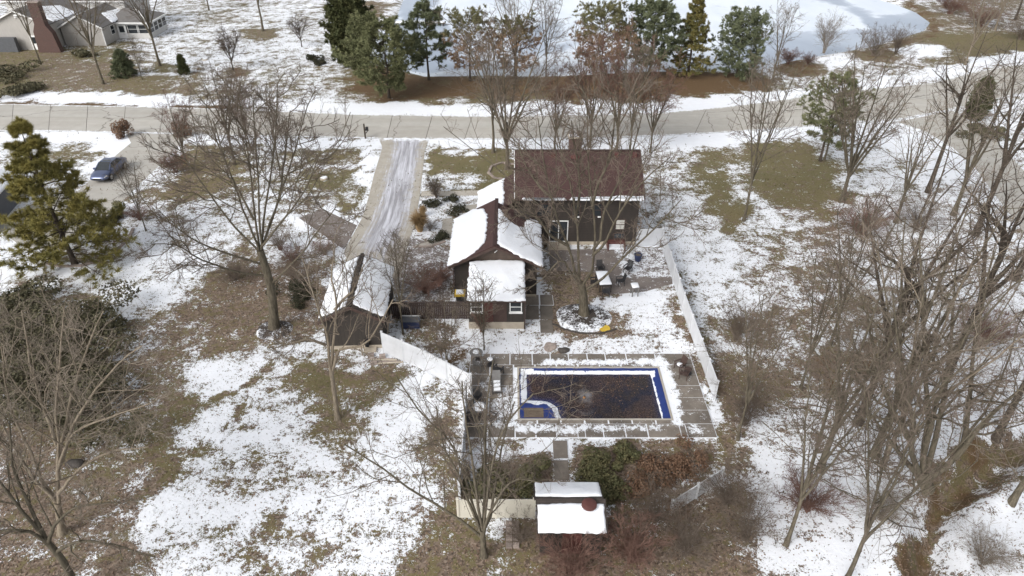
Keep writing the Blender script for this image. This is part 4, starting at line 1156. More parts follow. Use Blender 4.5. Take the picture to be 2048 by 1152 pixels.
# stained wooden fence between shed and porch
wf = thing('wooden_fence', 'dark stained board fence between the shed and the porch room', 'fence', (-9.2, 43.9, 0))
wpts = [(-9.3, 44.0), (-3.3, 43.95)]
nbd = 42
bme = mesh_from('board', *(lambda b: (b.v, b.f))(MB().box(-.066,.066,-.012,.012,.05,1.55)), M['wood_dark'])
for k in range(nbd):
    x = wpts[0][0]+.07+(wpts[1][0]-wpts[0][0]-.14)*k/(nbd-1)
    o = put('board', bme, wf, (x+9.2, .05+random.uniform(-.004,.004), random.uniform(-.015,.015)))
for z in (.35, 1.25): part('rail', MB().box(-9.3,-3.3,43.97,44.02,z-.04,z+.04), M['wood_dark'], wf)
for x in (-9.25, -7.3, -5.3, -3.36): part('post', MB().box(x-.05,x+.05,43.995,44.09,0,1.65), M['wood_dark'], wf)
part('top_rail', MB().box(-9.3,-3.3,43.87,44.09,1.555,1.59), M['wood_dark'], wf)

# ------------------------------------------------------------------ swimming pool
PL = thing('swimming_pool', 'covered swimming pool with blue cover, dark meltwater and snow rim', 'pool', ((PX0+PX1)/2, (PY0+PY1)/2, 0))
cx_, cy_ = np.meshgrid(np.linspace(PX0+.06, PX1-.06, 160), np.linspace(PY0+.06, PY1-.06, 90))
def pool_z(x, y, raw=False):
    d = np.minimum(np.minimum((x-PX0)*1.05, (PX1-x)*.95), np.minimum((y-PY0)*3.2, (PY1-y)*1.15))
    st = sdist(x, y, [(PX0-.5,PY0-.5),(2.75,PY0-.5),(2.6,PY0+.5),(2.5,PY0+1.05),(2.25,PY0+1.35),(1.7,PY0+1.3),(1.2,PY0+1.5),(PX0-.5,PY0+1.35)])
    d = np.minimum(d, -st*.85+.10+.05*np.sin(x*5.1+y*3.3))
    if raw: return d
    w = np.clip(d/.95, 0, 1); w = w*w*(3-2*w)
    return .085 - .30*w
cz_ = pool_z(cx_, cy_) + .012*np.sin(cx_*5+cy_*3)*np.sin(cy_*4)
# the shallow corner island lifts through the water a little way in
ri = np.exp(-(((cx_-1.35)/.55)**2 + ((cy_-36.5)/.75)**2))
Vp = np.stack([cx_, cy_, cz_], -1).reshape(-1,3) - np.array([*PL.location[:]])
ip = np.arange(cx_.size).reshape(cx_.shape)
Fp = np.stack([ip[:-1,:-1], ip[:-1,1:], ip[1:,1:], ip[1:,:-1]], -1).reshape(-1,4)
mcv = NT('pool_cover_vinyl'); Pq = mcv.pos()
at = mcv.add('ShaderNodeAttribute', attribute_name='cover')
sep = mcv.add('ShaderNodeSeparateColor'); mcv.t.links.new(at.outputs['Color'], sep.inputs[0])
mk, _ = snow_mask(mcv, Pq, sep.outputs[0], 1.6)
nb_ = mcv.ramp(mcv.noise(Pq, 1.4, 6, .6), .3, .7)
mcv.col(mcv.mix(mk, mcv.mix(nb_, (.012,.028,.135), (.020,.042,.185)), SNOW_C)); mcv.rough(mcv.ramp(mk, 0, 1, .45, .6))
mcv.bump(mcv.math('ADD', mk, mcv.math('MULTIPLY', mcv.noise(Pq, 3, 4), .3)), .5, .06)
cme = mesh_from('cover', Vp, Fp, mcv.m, True)
dd = pool_z(cx_, cy_, True)
lo = np.where((cx_ > PX1-1.6) & (cy_ < PY1-.9), .44, .27); lo = np.where((cx_ < 1.5) & (cy_ > PY0+1.7), .10, lo)
lo = np.where((cx_ < 3.5) & (cy_ < PY0+2.2) & (cy_ > PY0+.12), .14, lo)
sn_ = np.clip(np.minimum((dd-lo)/.06, (.74+.10*np.sin(cx_*3.1)+.14*np.clip(2.6-cx_,0,1.5)-dd)/.10), 0, 1)*(.98-.12*(np.sin(cx_*2.3+cy_*1.7) > .3))
cc_ = np.zeros(cx_.shape+(4,)); cc_[...,0] = sn_
set_cover(cme, cc_.reshape(-1,4))
put('cover', cme, PL)
mw = NT('meltwater'); Pq = mw.pos()
n1 = mw.ramp(mw.noise(Pq, .7, 6, .6), .35, .65); n2 = mw.ramp(mw.noise(Pq, 14, 5, .7), .42, .66)
base = mw.mix(n1, (.007,.010,.024), (.028,.021,.018))
lz = mw.ramp(mw.noise(Pq, .38, 5, .6), .42, .62)
base = mw.mix(mw.math('MULTIPLY', mw.math('MULTIPLY', n2, mw.ramp(lz, 0, 1, .25, 1)), .8), base, (.10,.060,.046))
base = mw.mix(mw.math('MULTIPLY', lz, .45), base, (.045,.028,.024))
at = mw.add('ShaderNodeAttribute', attribute_name='cover'); sep = mw.add('ShaderNodeSeparateColor'); mw.t.links.new(at.outputs['Color'], sep.inputs[0])
base = mw.mix(mw.math('MULTIPLY', sep.outputs[1], .8), base, (.016,.034,.13))
fr = mw.ramp(mw.math('ADD', sep.outputs[0], mw.math('MULTIPLY', mw.math('SUBTRACT', mw.noise(Pq, 1.8, 6, .6), .5), .8)), .35, 1.0)
mw.col(mw.mix(fr, base, (.22,.215,.225))); mw.rough(mw.ramp(n2, 0, 1, .16, .5)); mw.bump(n2, .15, .01)
wx, wy = np.meshgrid(np.linspace(PX0+.1, PX1-.1, 70), np.linspace(PY0+.08, PY1-.1, 40))
wz = np.full(wx.shape, -.11)
iw = np.arange(wx.size).reshape(wx.shape)
wme = mesh_from('meltwater', np.stack([wx, wy, wz], -1).reshape(-1,3) - np.array([*PL.location[:]]), np.stack([iw[:-1,:-1], iw[:-1,1:], iw[1:,1:], iw[1:,:-1]], -1).reshape(-1,4), mw.m, True)
wc = np.zeros(wx.shape+(4,))
wc[...,0] = 0.78*np.exp(-(((wx-5.0)/.8)**2 + ((wy-35.3)/1.1)**2)) + .45*np.exp(-(((wx-4.6)/.9)**2 + ((wy-33.7)/.5)**2))
wc[...,1] = np.clip((.95-pool_z(wx, wy, True))/.5, 0, 1)*np.where(wx < 3.8, 1, .5)
set_cover(wme, wc.reshape(-1,4))
put('meltwater', wme, PL)
part('coping', MB().box(PX0-.08,PX1+.08,PY0-.08,PY0+.05,-.2,.118).box(PX0-.08,PX1+.08,PY1-.05,PY1+.08,-.2,.118).box(PX0-.08,PX0+.05,PY0+.05,PY1-.05,-.2,.118).box(PX1-.05,PX1+.08,PY0+.05,PY1-.05,-.2,.118), M['walk'], PL)
mat_mat = plain('brown_mat', (.13,.10,.075), .9, .25, 3)
part('step_mat', MB().box(.78,2.05,PY0+.16,PY0+1.05,.088,.112), mat_mat, PL)
pumpo = thing('float_pump', 'tiny orange float sitting on the meltwater of the pool cover', 'pump', (4.85, 35.15, -.11))
part('float', MB().lathe([(.04,0),(.10,.02),(.10,.07),(.04,.09)], (0,0,0), 10), plain('orange_plastic', (.30,.16,.07), .6), pumpo, world=False)
part('handle', MB().lathe([(.03,.12),(.03,.2)], (0,0,0), 8), M['black'], pumpo, world=False)

# ------------------------------------------------------------------ terrace furniture
def round_table(label, loc, r=.5, h=.7, top='grey_plastic', snow=.6, name='round_table'):
    t = thing(name, label, 'table', loc)
    part('table_top', MB().lathe([(r*.96,h-.05),(r,h-.03),(r,h-.01),(r*.97,h)], (0,0,0), 20), M[top], t, world=False)
    part('base', MB().lathe([(.28,0),(.28,.03),(.05,.06),(.04,h-.05)], (0,0,0), 12), M['dark_metal'], t, world=False)
    if snow:
        part('snow_cap', MB().lathe([(r*snow,h-.005),(r*snow*.95,h+.05),(r*snow*.6,h+.085),(.02,h+.095)], (0,0,0), 16), M['snow'], t, world=False, smooth=True)
    return t
def patio_chair(label, loc, rz, mat='dark_metal', snow=False, group=None):
    t = thing('patio_chair', label, 'chair', loc, rz, group)
    sm = MB()
    for k in range(6): sm.box(-.26,.26,-.26+k*.088,-.26+k*.088+.07,.40,.43)
    part('seat', sm, M[mat], t, world=False)
    bk = MB()
    for k in range(6): bk.extrude([(-.26+k*.088,.25,.43),(-.19+k*.088,.25,.43),(-.19+k*.088,.42,1.0),(-.26+k*.088,.42,1.0)], (0,.025,0))
    part('backrest', bk, M[mat], t, world=False)
    for x in (-.27,.27):
        for y in (-.25,.27): part('leg', MB().bar((x,y,0),(x*.98,y*.95,.42),.045), M[mat], t, world=False)
        part('armrest', MB().box(x-.05,x+.05,-.3,.3,.62,.65).bar((x,-.26,.42),(x,-.26,.62),.04), M[mat], t, world=False)
    if snow: part('snow_cap', MB().lathe([(.22,.425),(.21,.48),(.1,.52),(.02,.53)], (0,-.02,0), 12), M['snow'], t, world=False, smooth=True)
    return t
def lounger(label, loc, rz, snow=True):
    t = thing('sun_lounger', label, 'lounger', loc, rz)
    part('frame', MB().box(-.33,-.28,-1.0,.75,.26,.32).box(.28,.33,-1.0,.75,.26,.32).box(-.33,.33,-1.0,-.95,.26,.32), M['dark_metal'], t, world=False)
    for x in (-.3,.3):
        for y in (-.85,.5): part('leg', MB().bar((x,y,0),(x,y,.28),.05), M['dark_metal'], t, world=False)
    part('sling', MB().box(-.29,.29,-.96,.1,.30,.33), M['grey_plastic'], t, world=False)
    part('backrest', MB().extrude([(-.29,.1,.31),(.29,.1,.31),(.29,.72,.78),(-.29,.72,.78)], (0,-.02,.03)), M['grey_plastic'], t, world=False)
    if snow:
        for y0, y1 in ((-.85,-.6),(-.45,-.2),(-.05,.12)):
            part('snow_cap', MB().extrude([(-.22,y0,.331),(.22,y0,.331),(.24,y1,.331),(-.20,y1,.331)], (0,0,.07)), M['snow'], t, world=False)
    return t
T = .106
def g3(px, py, z=0): return G(px, py, z)
round_table('grey round table with snow at the far left terrace corner', (-2.55, 38.9, T), .48, snow=.5)
round_table('small blue-grey round side table with snow on it', (-1.55, 38.35, T), .28, .5, 'slate', .75)
patio_chair('grey patio chair between the fence and the snowy round table', (-2.4, 37.95, T), R(165), 'grey_plastic', True)
lounger('dark sun lounger with three lumps of snow left of the pool', (-1.05, 36.1, T), R(4))
patio_chair('dark chair with its back to the pool at the head of the lounger', (-.95, 37.3, T), R(150))
round_table('dark round table with a large cap of snow near the lower left terrace', (-2.1, 33.3, T), .55, snow=.8, top='slate')
patio_chair('dark chair behind the snow-capped table on the lower left terrace', (-2.2, 34.35, T), R(20))
patio_chair('dark chair left of the snow-capped table beside the white fence', (-2.75, 32.55, T), R(110))
patio_chair('dark chair nearest the pool beside the snow-capped table', (-1.35, 32.6, T), R(235))
patio_chair('brown lounge chair with snow on its seat right of the pool', (11.75, 37.85, T), R(-60), 'brown_trim', True)
patio_chair('brown lounge chair turned towards its neighbour right of the pool', (11.85, 36.95, T), R(-115), 'brown_trim')
round_table('low brown side table between the two right-hand lounge chairs', (12.25, 37.45, T), .25, .4, 'brown_trim', 0)
part('snow_clump', MB().box(0,0,0,0,0,0), M['snow'], None) if False else None
# patio by the house
def long_table(label, loc, rz, w, l, h=.75, leg='vsiding', snow=True, name='patio_table'):
    t = thing(name, label, 'table', loc, rz)
    tm = MB(); n = 5
    for k in range(n): tm.box(-w/2+k*w/n, -w/2+(k+1)*w/n-.012, -l/2, l/2, h-.05, h)
    part('table_top', tm, M[leg], t, world=False)
    for x in (-w/2+.07,w/2-.07):
        for y in (-l/2+.08,l/2-.08): part('leg', MB().box(x-.04,x+.04,y-.04,y+.04,0,h-.05), M[leg], t, world=False)
    part('apron', MB().box(-w/2+.05,w/2-.05,-l/2+.05,-l/2+.08,h-.16,h-.05).box(-w/2+.05,w/2-.05,l/2-.08,l/2-.05,h-.16,h-.05), M[leg], t, world=False)
    if snow:
        loc_ = t.location.copy(); r_ = t.rotation_euler.copy(); t.location = (0,0,0)
        roof_snow((-w/2,-l/2,h), (w/2,-l/2,h), (-w/2,l/2,h), [(.04,.02),(.96,.02),(.97,.98),(.03,.98)], t, .13, .015, 61, name='snow_cap')
        t.location = loc_
    return t
long_table('long dark patio table under a thick slab of snow by the big trunk', (*G(1206,572)[:2], .03), R(4), 1.05, 2.1)
long_table('small square stand with a snow cap at the patio edge', (*G(1268,590)[:2], .03), R(6), .6, .7, .9, 'grey_plastic', name='grill_stand')
patio_chair('dark patio chair at the near end of the snowy long table', (*G(1211,592)[:2], .03), R(180))
patio_chair('dark patio chair left of the snowy long table under the trunk', (*G(1188,572)[:2], .03), R(90))
patio_chair('dark patio chair right of the snowy long table', (*G(1240,570)[:2], .03), R(-80))
patio_chair('dark patio chair at the far end of the snowy long table', (*G(1200,545)[:2], .03), R(10))
patio_chair('dark patio chair near the planter on the patio', (*G(1255,545)[:2], .03), R(-40))
pot = thing('planter_pot', 'dark blue planter pot on the snowy corner of the patio', 'planter', (*G(1275,522)[:2], .025))
part('pot', MB().lathe([(.22,0),(.30,.35),(.34,.62),(.36,.66),(.31,.66),(.28,.55)], (0,0,0), 16), M['navy'], pot, world=False)
part('soil', MB().lathe([(.27,.54),(.27,.58)], (0,0,0), 14), M['joint'], pot, world=False)
# yellow bin, storage box, disc, boulder
yb = thing('wheeled_bin', 'yellow-lidded bin with snow on top beside the porch wall', 'bin', (*G(921,606)[:2], .02))
part('bin_body', MB().extrude([(-.28,-.3,0),(.28,-.3,0),(.33,-.33,.85),(-.33,-.33,.85)], (0,.62,0)), M['black'], yb, world=False)
part('lid', MB().box(-.42,.42,-.42,.42,.86,1.02), M['yellow'], yb, world=False)
part('snow_cap', MB().extrude([(-.3,-.3,1.02),(.3,-.3,1.02),(.26,.28,1.02),(-.3,.3,1.02)], (0,0,.07)), M['snow'], yb, world=False)
for x in (-.25,.25): part('wheel', MB().lathe([(.1,-.03),(.1,.03)], (x,.36,.1), 10, axis='x'), M['black'], yb, world=False)
sb = thing('storage_box', 'dark blue box with pale rim in front of the stained fence', 'box', (*G(822,652)[:2], 0))
part('box_body', MB().box(-.7,.7,-.35,.35,0,.62), M['navy'], sb, world=False)
part('lid', MB().box(-.74,.74,-.38,.38,.62,.68), M['slate'], sb, world=False)
part('rim', MB().box(-.74,.74,.34,.39,.68,.73), M['white'], sb, world=False)
dsk = thing('yellow_disc', 'yellow disc lying on the gravel at the edge of the mulch ring', 'disc', (*G(1209,658)[:2], .01))
part('dish', MB().lathe([(.40,0),(.42,.05),(.40,.08),(.34,.06)], (0,0,0), 18), M['yellow'], dsk, world=False)
part('rim', MB().lathe([(.42,.05),(.43,.065),(.42,.085),(.40,.08)], (0,0,0), 18), M['yellow'], dsk, world=False)
def rock(label, loc, sx, sy, sz, seed, mat='rock', name='boulder', group=None):
    r = np.random.default_rng(seed)
    bm = bmesh.new(); bmesh.ops.create_icosphere(bm, subdivisions=3, radius=1)
    ph = r.uniform(0,6,6)
    for v in bm.verts:
        c = v.co; k = 1+.13*math.sin(c.x*2.7+ph[0])*math.cos(c.y*3.1+ph[1])+.09*math.sin(c.z*5+ph[2]+c.x*4)
        v.co = (c.x*sx*k, c.y*sy*k, max(c.z*sz*k, -sz*.3))
    me = bpy.data.meshes.new(name); bm.to_mesh(me); bm.free(); me.materials.append(M[mat])
    o = put(name, me, None, loc); tag(o, label, 'rock', group); return o
rock('dark boulder lying in the snow above the pool terrace', (*G(1127,702)[:2], .05), .42, .3, .22, 5)
rock('brown flat stepping stone sunk in the snow above the terrace', (*G(1100,694)[:2], .0), .48, .55, .10, 6, 'stone', 'stepping_stone')
rock('grey stone near the fork of the pale tree at lower left', (*G(150,928)[:2], .02), .55, .38, .22, 8)
# manhole lids in the lawn
for i, (x, y, lb) in enumerate(((410,120,'round cover with snow in the far yard'), (648,358,'round cover with snow in the lawn left of the driveway'))):
    p = G(x, y); o = thing('well_cover', lb, 'cover', (p[0], p[1], 0))
    part('lid', MB().lathe([(.45,0),(.45,.14),(.38,.18)], (0,0,0), 16), M['foundation'], o, world=False)
    part('snow_cap', MB().lathe([(.36,.18),(.34,.24),(.02,.27)], (0,0,0), 14), M['snow'], o, world=False)
# mailbox by the street
mp = G(731, 277)
mb_ = thing('mailbox', 'dark mailbox on a wooden post at the end of the driveway', 'mailbox', (mp[0], mp[1], 0), R(8))
part('post', MB().box(-.09,.09,-.09,.09,0,1.85), M['bark_dark'], mb_, world=False)
part('arm', MB().box(-.06,.5,-.06,.06,1.0,1.1).bar((.05,0,.6),(.4,0,1.0),.08), M['bark_dark'], mb_, world=False)
bx = [(-.17,0)] 
prof = [(math.cos(a)*.17, .17+math.sin(a)*.13) for a in np.linspace(0, math.pi, 9)]
part('box', MB().extrude([(.28+p[0], -.28, 1.1+p[1]) for p in prof] + [(.11,-.28,1.1),(.45,-.28,1.1)], (0,.56,0)), M['black'], mb_, world=False)
part('flag', MB().box(.46,.48,-.05,.0,1.2,1.5), M['red_trim'], mb_, world=False)
# jetty on the pond
jp = G(790, 47); jq = G(893, 44)
jt = thing('jetty', 'snow-covered jetty reaching into the frozen pond', 'jetty', (jp[0], jp[1], 0))
jl = jq[0]-jp[0]
for k in range(12):
    part('plank', MB().box(jp[0]+jl*k/12, jp[0]+jl*(k+1)/12-.04, jp[1]-.9, jp[1]+.9, .18, .26), M['bark'], jt)
for k in range(4):
    for s_ in (-.8,.8): part('pile', MB().lathe([(.09,-1),(.09,.2)], (jp[0]+.5+(jl-1)*k/3, jp[1]+s_, 0), 8), M['bark_dark'], jt)
roof_snow((jp[0],jp[1]-.9,.26), (jq[0],jp[1]-.9,.26), (jp[0],jp[1]+.9,.26), [(.02,.05),(.9,.08),(.98,.2),(.97,.85),(.5,.92),(.02,.95)], jt, .18, .06, 71, .4, 'snow_cap')

# ------------------------------------------------------------------ car
CR = thing('parked_car', 'dark blue-grey sedan parked on the neighbour driveway', 'car', (*G(221,349)[:2], .025))
fx, fy = G(203,358)[:2]; bx_, by_ = G(240,327)[:2]
CR.scale = (1.06,)*3
CR.rotation_euler = (0,0, math.atan2(fy-by_, fx-bx_))
paint = NT('car_paint'); paint.col((.10,.125,.215)); paint.rough(.28); paint.b.inputs['Metallic'].default_value = .55
paint.b.inputs['Coat Weight'].default_value = .6
Lc = [(-2.42,.72,.55,.62,.80),(-2.30,.80,.34,.60,.95),(-1.7,.88,.28,.62,1.02),(-.9,.91,.24,.62,.98),(.3,.92,.24,.60,.96),(1.2,.91,.26,.56,.93),(1.9,.87,.30,.52,.84),(2.28,.78,.34,.48,.70),(2.40,.62,.42,.46,.58)]
v = []; nprof = 12
for x, w, z0, z1, z2 in Lc:
    ring = [(-w*.72,z0),(-w*.97,z0+.10),(-w,z1),(-w*.97,z2-.10),(-w*.88,z2-.02),(-w*.5,z2+.02),(w*.5,z2+.02),(w*.88,z2-.02),(w*.97,z2-.10),(w,z1),(w*.97,z0+.10),(w*.72,z0)]
    v += [(x,y,z) for y,z in ring]
f = []
for i in range(len(Lc)-1):
    for k in range(nprof):
        m_ = (k+1) % nprof
        f.append((i*nprof+k, i*nprof+m_, (i+1)*nprof+m_, (i+1)*nprof+k))
f.append(tuple(range(nprof-1,-1,-1))); f.append(tuple((len(Lc)-1)*nprof+k for k in range(nprof)))
bm_ = MB(); bm_.v = v; bm_.f = [q[::-1] for q in f]
body = part('body', bm_, paint.m, CR, world=False, smooth=True)
cab = [(-1.75,.74,.99,.70,1.02),(-.95,.74,.96,.60,1.42),(.05,.74,.95,.60,1.46),(.35,.75,.94,.61,1.42),(1.15,.76,.93,.72,.96)]
v = []
for x, wb, zb, wt, zt in cab: v += [(x,-wb,zb),(x,-wt,zt-.03),(x,-wt*.9,zt),(x,wt*.9,zt),(x,wt,zt-.03),(x,wb,zb)]
f = []
for i in range(len(cab)-1):
    for k in range(5): f.append((i*6+k, (i+1)*6+k, (i+1)*6+k+1, i*6+k+1))
gm_ = MB(); gm_.v = v; gm_.f = f
gl_ = part('glasshouse', gm_, M['glass'], CR, world=False, smooth=False)
part('roof_panel', MB().extrude([(-.92,-.545,1.425),(-.92,.545,1.425),(.08,.545,1.465),(.08,-.545,1.465)][::-1], (0,0,.015)), paint.m, CR, world=False)
part('sunroof', MB().extrude([(-.35,-.38,1.462),(-.35,.38,1.462),(.0,.38,1.476),(.0,-.38,1.476)][::-1], (0,0,.012)), M['glass'], CR, world=False)
for s_ in (-1,1):
    for a_, b_ in (((1.15,.745,.95),(.3,.60,1.44)),((-.3,.745,.95),(-.35,.595,1.44)),((-1.7,.73,1.0),(-.95,.59,1.42)),((.3,.60,1.445),(-.95,.59,1.425))):
        part('pillar', MB().bar((a_[0],a_[1]*s_,a_[2]),(b_[0],b_[1]*s_,b_[2]),.07,.05), paint.m, CR, world=False)
    part('mirror', MB().box(.75,.95,min(.78*s_,1.0*s_),max(.78*s_,1.0*s_),.95,1.08), paint.m, CR, world=False)
    part('headlight', MB().extrude([(2.0,.48*s_,.60),(2.30,.42*s_,.56),(2.26,.74*s_,.58),(1.9,.86*s_,.66)], (0,0,.10)), M['white'], CR, world=False)
    part('tail_light', MB().box(-2.38,-2.2,min(.5*s_,.78*s_),max(.5*s_,.78*s_),.68,.84), M['red_trim'], CR, world=False)
    for x in (-1.42,1.42):
        wv = part('wheel', MB().lathe([(.33,-.11),(.345,-.06),(.345,.06),(.33,.11)], (0,0,0), 20, axis='x'), M['black'], CR, world=False)
        wv.location = (x, .84*s_, .335); wv.rotation_euler = (0,0,math.pi/2)
        rm = MB().lathe([(.22,-.115),(.23,.115)], (0,0,0), 16, axis='x')
        part('rim', rm, plain('alloy_rim', (.5,.5,.5), .35, .1, metal=.8) if 'alloy_rim' not in MATS else MATS['alloy_rim'], wv, world=False)
part('grille', MB().box(2.34,2.42,-.42,.42,.46,.60), M['black'], CR, world=False)
part('bumper_trim', MB().box(2.30,2.425,-.35,.35,.605,.625), M['white'], CR, world=False)

# ------------------------------------------------------------------ vegetation generators
def unit(v): return v/(np.linalg.norm(v, axis=-1, keepdims=True)+1e-9)
def smooth_path(pts, k):
    p = np.array(pts, float)
    if len(p) == 2: return resample(p, k)
    q = np.concatenate([[2*p[0]-p[1]], p, [2*p[-1]-p[-2]]])
    out = []
    for i in range(len(p)-1):
        a, b, c, d = q[i:i+4]
        for t in np.linspace(0, 1, 6, endpoint=False):
            out.append(.5*((2*b)+(-a+c)*t+(2*a-5*b+4*c-d)*t*t+(-a+3*b-3*c+d)*t**3))
    out.append(p[-1])
    return resample(np.array(out), k)
def sprout(r, P, Rr, n, t0, t1, ang, angsd, lr, k, wander, up, rr, rmin, lmin=0., tp=.6, lsd=.25, flat=0.):
    """n children on every centre line"""
    N, kp, _ = P.shape
    seg = np.linalg.norm(np.diff(P, axis=1), axis=2); plen = seg.sum(1)
    t = t0 + (t1-t0)*(np.arange(n)[None,:] + r.uniform(0,1,(N,n)))/n
    ft = t*(kp-1); i0 = np.clip(ft.astype(int), 0, kp-2); fr = (ft-i0)[...,None]
    ar = np.arange(N)[:,None]
    base = P[ar,i0]*(1-fr) + P[ar,i0+1]*fr
    tan = unit(P[ar,i0+1]-P[ar,i0])
    rad = Rr[ar,i0]*(1-fr[...,0]) + Rr[ar,i0+1]*fr[...,0]
    rnd = unit(r.normal(size=(N,n,3)))
    per = unit(rnd - (rnd*tan).sum(-1,keepdims=True)*tan)
    if flat: per[...,2] *= (1-flat); per = unit(per - (per*tan).sum(-1,keepdims=True)*tan)
    a = np.radians(np.clip(r.normal(ang, angsd, (N,n)), 8, 120))[...,None]
    d = unit(np.cos(a)*tan + np.sin(a)*per)
    L = np.maximum(plen[:,None]*lr*(1-tp*(t-t0)/(1-t0+1e-6)), lmin)*np.exp(r.normal(0,lsd,(N,n)))
    d = d.reshape(-1,3); L = L.reshape(-1); b = base.reshape(-1,3); r0 = np.clip(rad.reshape(-1)*rr, rmin, None)
    pts = [b]; cur = b; dirs = d
    for j in range(k-1):
        cur = cur + dirs*(L/(k-1))[:,None]
        pts.append(cur)
        dirs = unit(dirs + r.normal(0, wander, dirs.shape) + np.array([0,0,up]))
    Pn = np.stack(pts, 1)
    s = np.linspace(1, .35, k)[None,:]
    Rn = np.maximum(r0[:,None]*s, rmin*.7)
    return Pn, Rn
def lines(paths, r0s, r1s, k=12, pw=.9):
    P = np.stack([smooth_path(p, k) for p in paths]); 
    s = np.linspace(0,1,k)[None,:]**pw
    Rr = np.array(r0s)[:,None]*(1-s) + np.array(r1s)[:,None]*s
    return P, Rr
def join(parts_):
    vs, fs, o = [], [], 0
    for v, f in parts_:
        vs.append(v); fs.append(f+o); o += len(v)
    return np.concatenate(vs), np.concatenate(fs)
def woody(root, seed, trunk_paths, trunk_r, limb_paths, limb_r, bark, twig, dens=(7,6,5,4), tw=.011, lr=(.45,.5,.5,.55), ang=(48,45,42,40), up=(.10,.07,.05,.03), k0=12, wander=.16, extra_z=0, t0=.2, levels=4, lean_flat=0):
    """trunk + limbs + three or four orders of branches -> parts 'trunk' and 'crown'"""
    r = np.random.default_rng(seed)
    stem = []
    if trunk_paths:
        P0, R0 = lines(trunk_paths, *trunk_r, k=8)
        # flare at the foot
        R0[:,0] *= 1.45; R0[:,1] *= 1.08
        stem.append(tubes(P0, R0, 9))
    P1, R1 = lines(limb_paths, *limb_r, k=k0)
    w = r.normal(0, .05, P1.shape); w[:,0] = 0; P1 = P1 + np.cumsum(w, 1)*.6
    stem.append(tubes(P1, R1, 7))
    P, Rr = P1, R1
    tw_parts = []
    for lv in range(levels):
        last = lv == levels-1
        P, Rr = sprout(r, P, Rr, dens[lv], t0 if lv == 0 else .12, 1.0, ang[lv], 13, lr[lv], (6,5,4,3)[lv] if not last else 3, wander, up[lv], (.55,.6,.65,.7)[lv], tw*(3.2,2.0,1.3,.8)[lv] if not last else tw*.8, (.8,.5,.35,.2)[lv])
        Pc = P.copy(); 
        (stem if lv == 0 else tw_parts).append(tubes(P, Rr, (5,4,3,3)[lv]))
    v, f = join(stem)
    put('trunk', mesh_from('trunk', v, f, M[bark], True), root)
    v, f = join(tw_parts)
    put('crown', mesh_from('crown', v, f, M[twig], True), root)
    return root
def generic_limbs(r, H, spread, fork, nl, lean=0, vase=.55, base=(0,0), droop=0):
    paths = []
    a0 = r.uniform(0, 6.28)
    for i in range(nl):
        a = a0 + 2*math.pi*i/nl + r.normal(0,.25)
        s = spread*r.uniform(.55,1.05) if i else spread*.15
        h = H*(1.0 if i == 0 else r.uniform(.72,.98))
        f = fork*(r.uniform(.85,1.5) if i else 1)
        ca, sa = math.cos(a), math.sin(a)
        paths.append([(base[0],base[1],f), (base[0]+s*.30*ca, base[1]+s*.30*sa, f+(h-f)*.30), (base[0]+s*.68*ca, base[1]+s*.68*sa, f+(h-f)*.68), (base[0]+s*ca, base[1]+s*sa, h)])
    return paths
def bare_tree(name, label, loc, seed, H=14, spread=4.5, fork=3, nl=6, r0=.22, bark='bark', twig='twig', group=None, **kw):
    t = thing(name, label, 'tree', loc, group=group)
    r = np.random.default_rng(seed+1000)
    limbs = generic_limbs(r, H, spread, fork, nl)
    top = max(fork*1.5, fork+.5)
    woody(t, seed, [[(0,0,-.1),(r.normal(0,.05),r.normal(0,.05),fork*.5),(0,0,fork),(0,0,min(H*.6,top+1))]], ([r0],[r0*.55]), limbs, ([r0*.62]*nl,[.025]*nl), bark, twig, **kw)
    return t
def px_tree(name, label, base, seed, trunk, limbs, r0, rl, bark='bark', twig='twig', depth=None, cat='tree', **kw):
    """tree whose main limbs follow sightings; each limb has its own depth run-out"""
    bx, by, _ = G(*base)
    t = thing(name, label, cat, (bx, by, 0))
    def conv(path, d0=0., d1=0.):
        n = len(path); out = []
        for i, (x, y) in enumerate(path):
            dd = by + d0 + (d1-d0)*(i/(n-1) if n > 1 else 0)
            p = W(x, y, dd); out.append((p[0]-bx, p[1]-by, p[2]))
        return out
    tp = [(0,0,-.1)] + conv(trunk)
    lp = [conv(p, *dd) for p, dd in limbs]
    woody(t, seed, [tp], ([r0],[r0*.7]), lp, ([rl]*len(lp),[.03]*len(lp)), bark, twig, **kw)
    return t

def needles(r, P, per, L, wdt, spread=.8, t0=.25):
    """tufts of narrow needle blades along branchlets P"""
    N, k, _ = P.shape
    t = t0+(1-t0)*r.uniform(0,1,(N,per)); ft = t*(k-1); i0 = np.clip(ft.astype(int),0,k-2); fr = (ft-i0)[...,None]
    ar = np.arange(N)[:,None]
    b = (P[ar,i0]*(1-fr)+P[ar,i0+1]*fr).reshape(-1,3); tan = unit(P[ar,i0+1]-P[ar,i0]).reshape(-1,3)
    d = unit(tan*(1-spread*.5)+r.normal(0,spread*.6,b.shape)+np.array([0,0,.15]))
    sd_ = unit(np.cross(d, r.normal(size=d.shape)))
    l = L*r.uniform(.6,1.2,(len(b),1)); w = wdt*r.uniform(.7,1.3,(len(b),1))
    v = np.stack([b-sd_*w*.5, b+sd_*w*.5, b+d*l], 1).reshape(-1,3)
    f = np.arange(len(b)*3).reshape(-1,3)
    return v, f
NEEDLE_K = 1.7
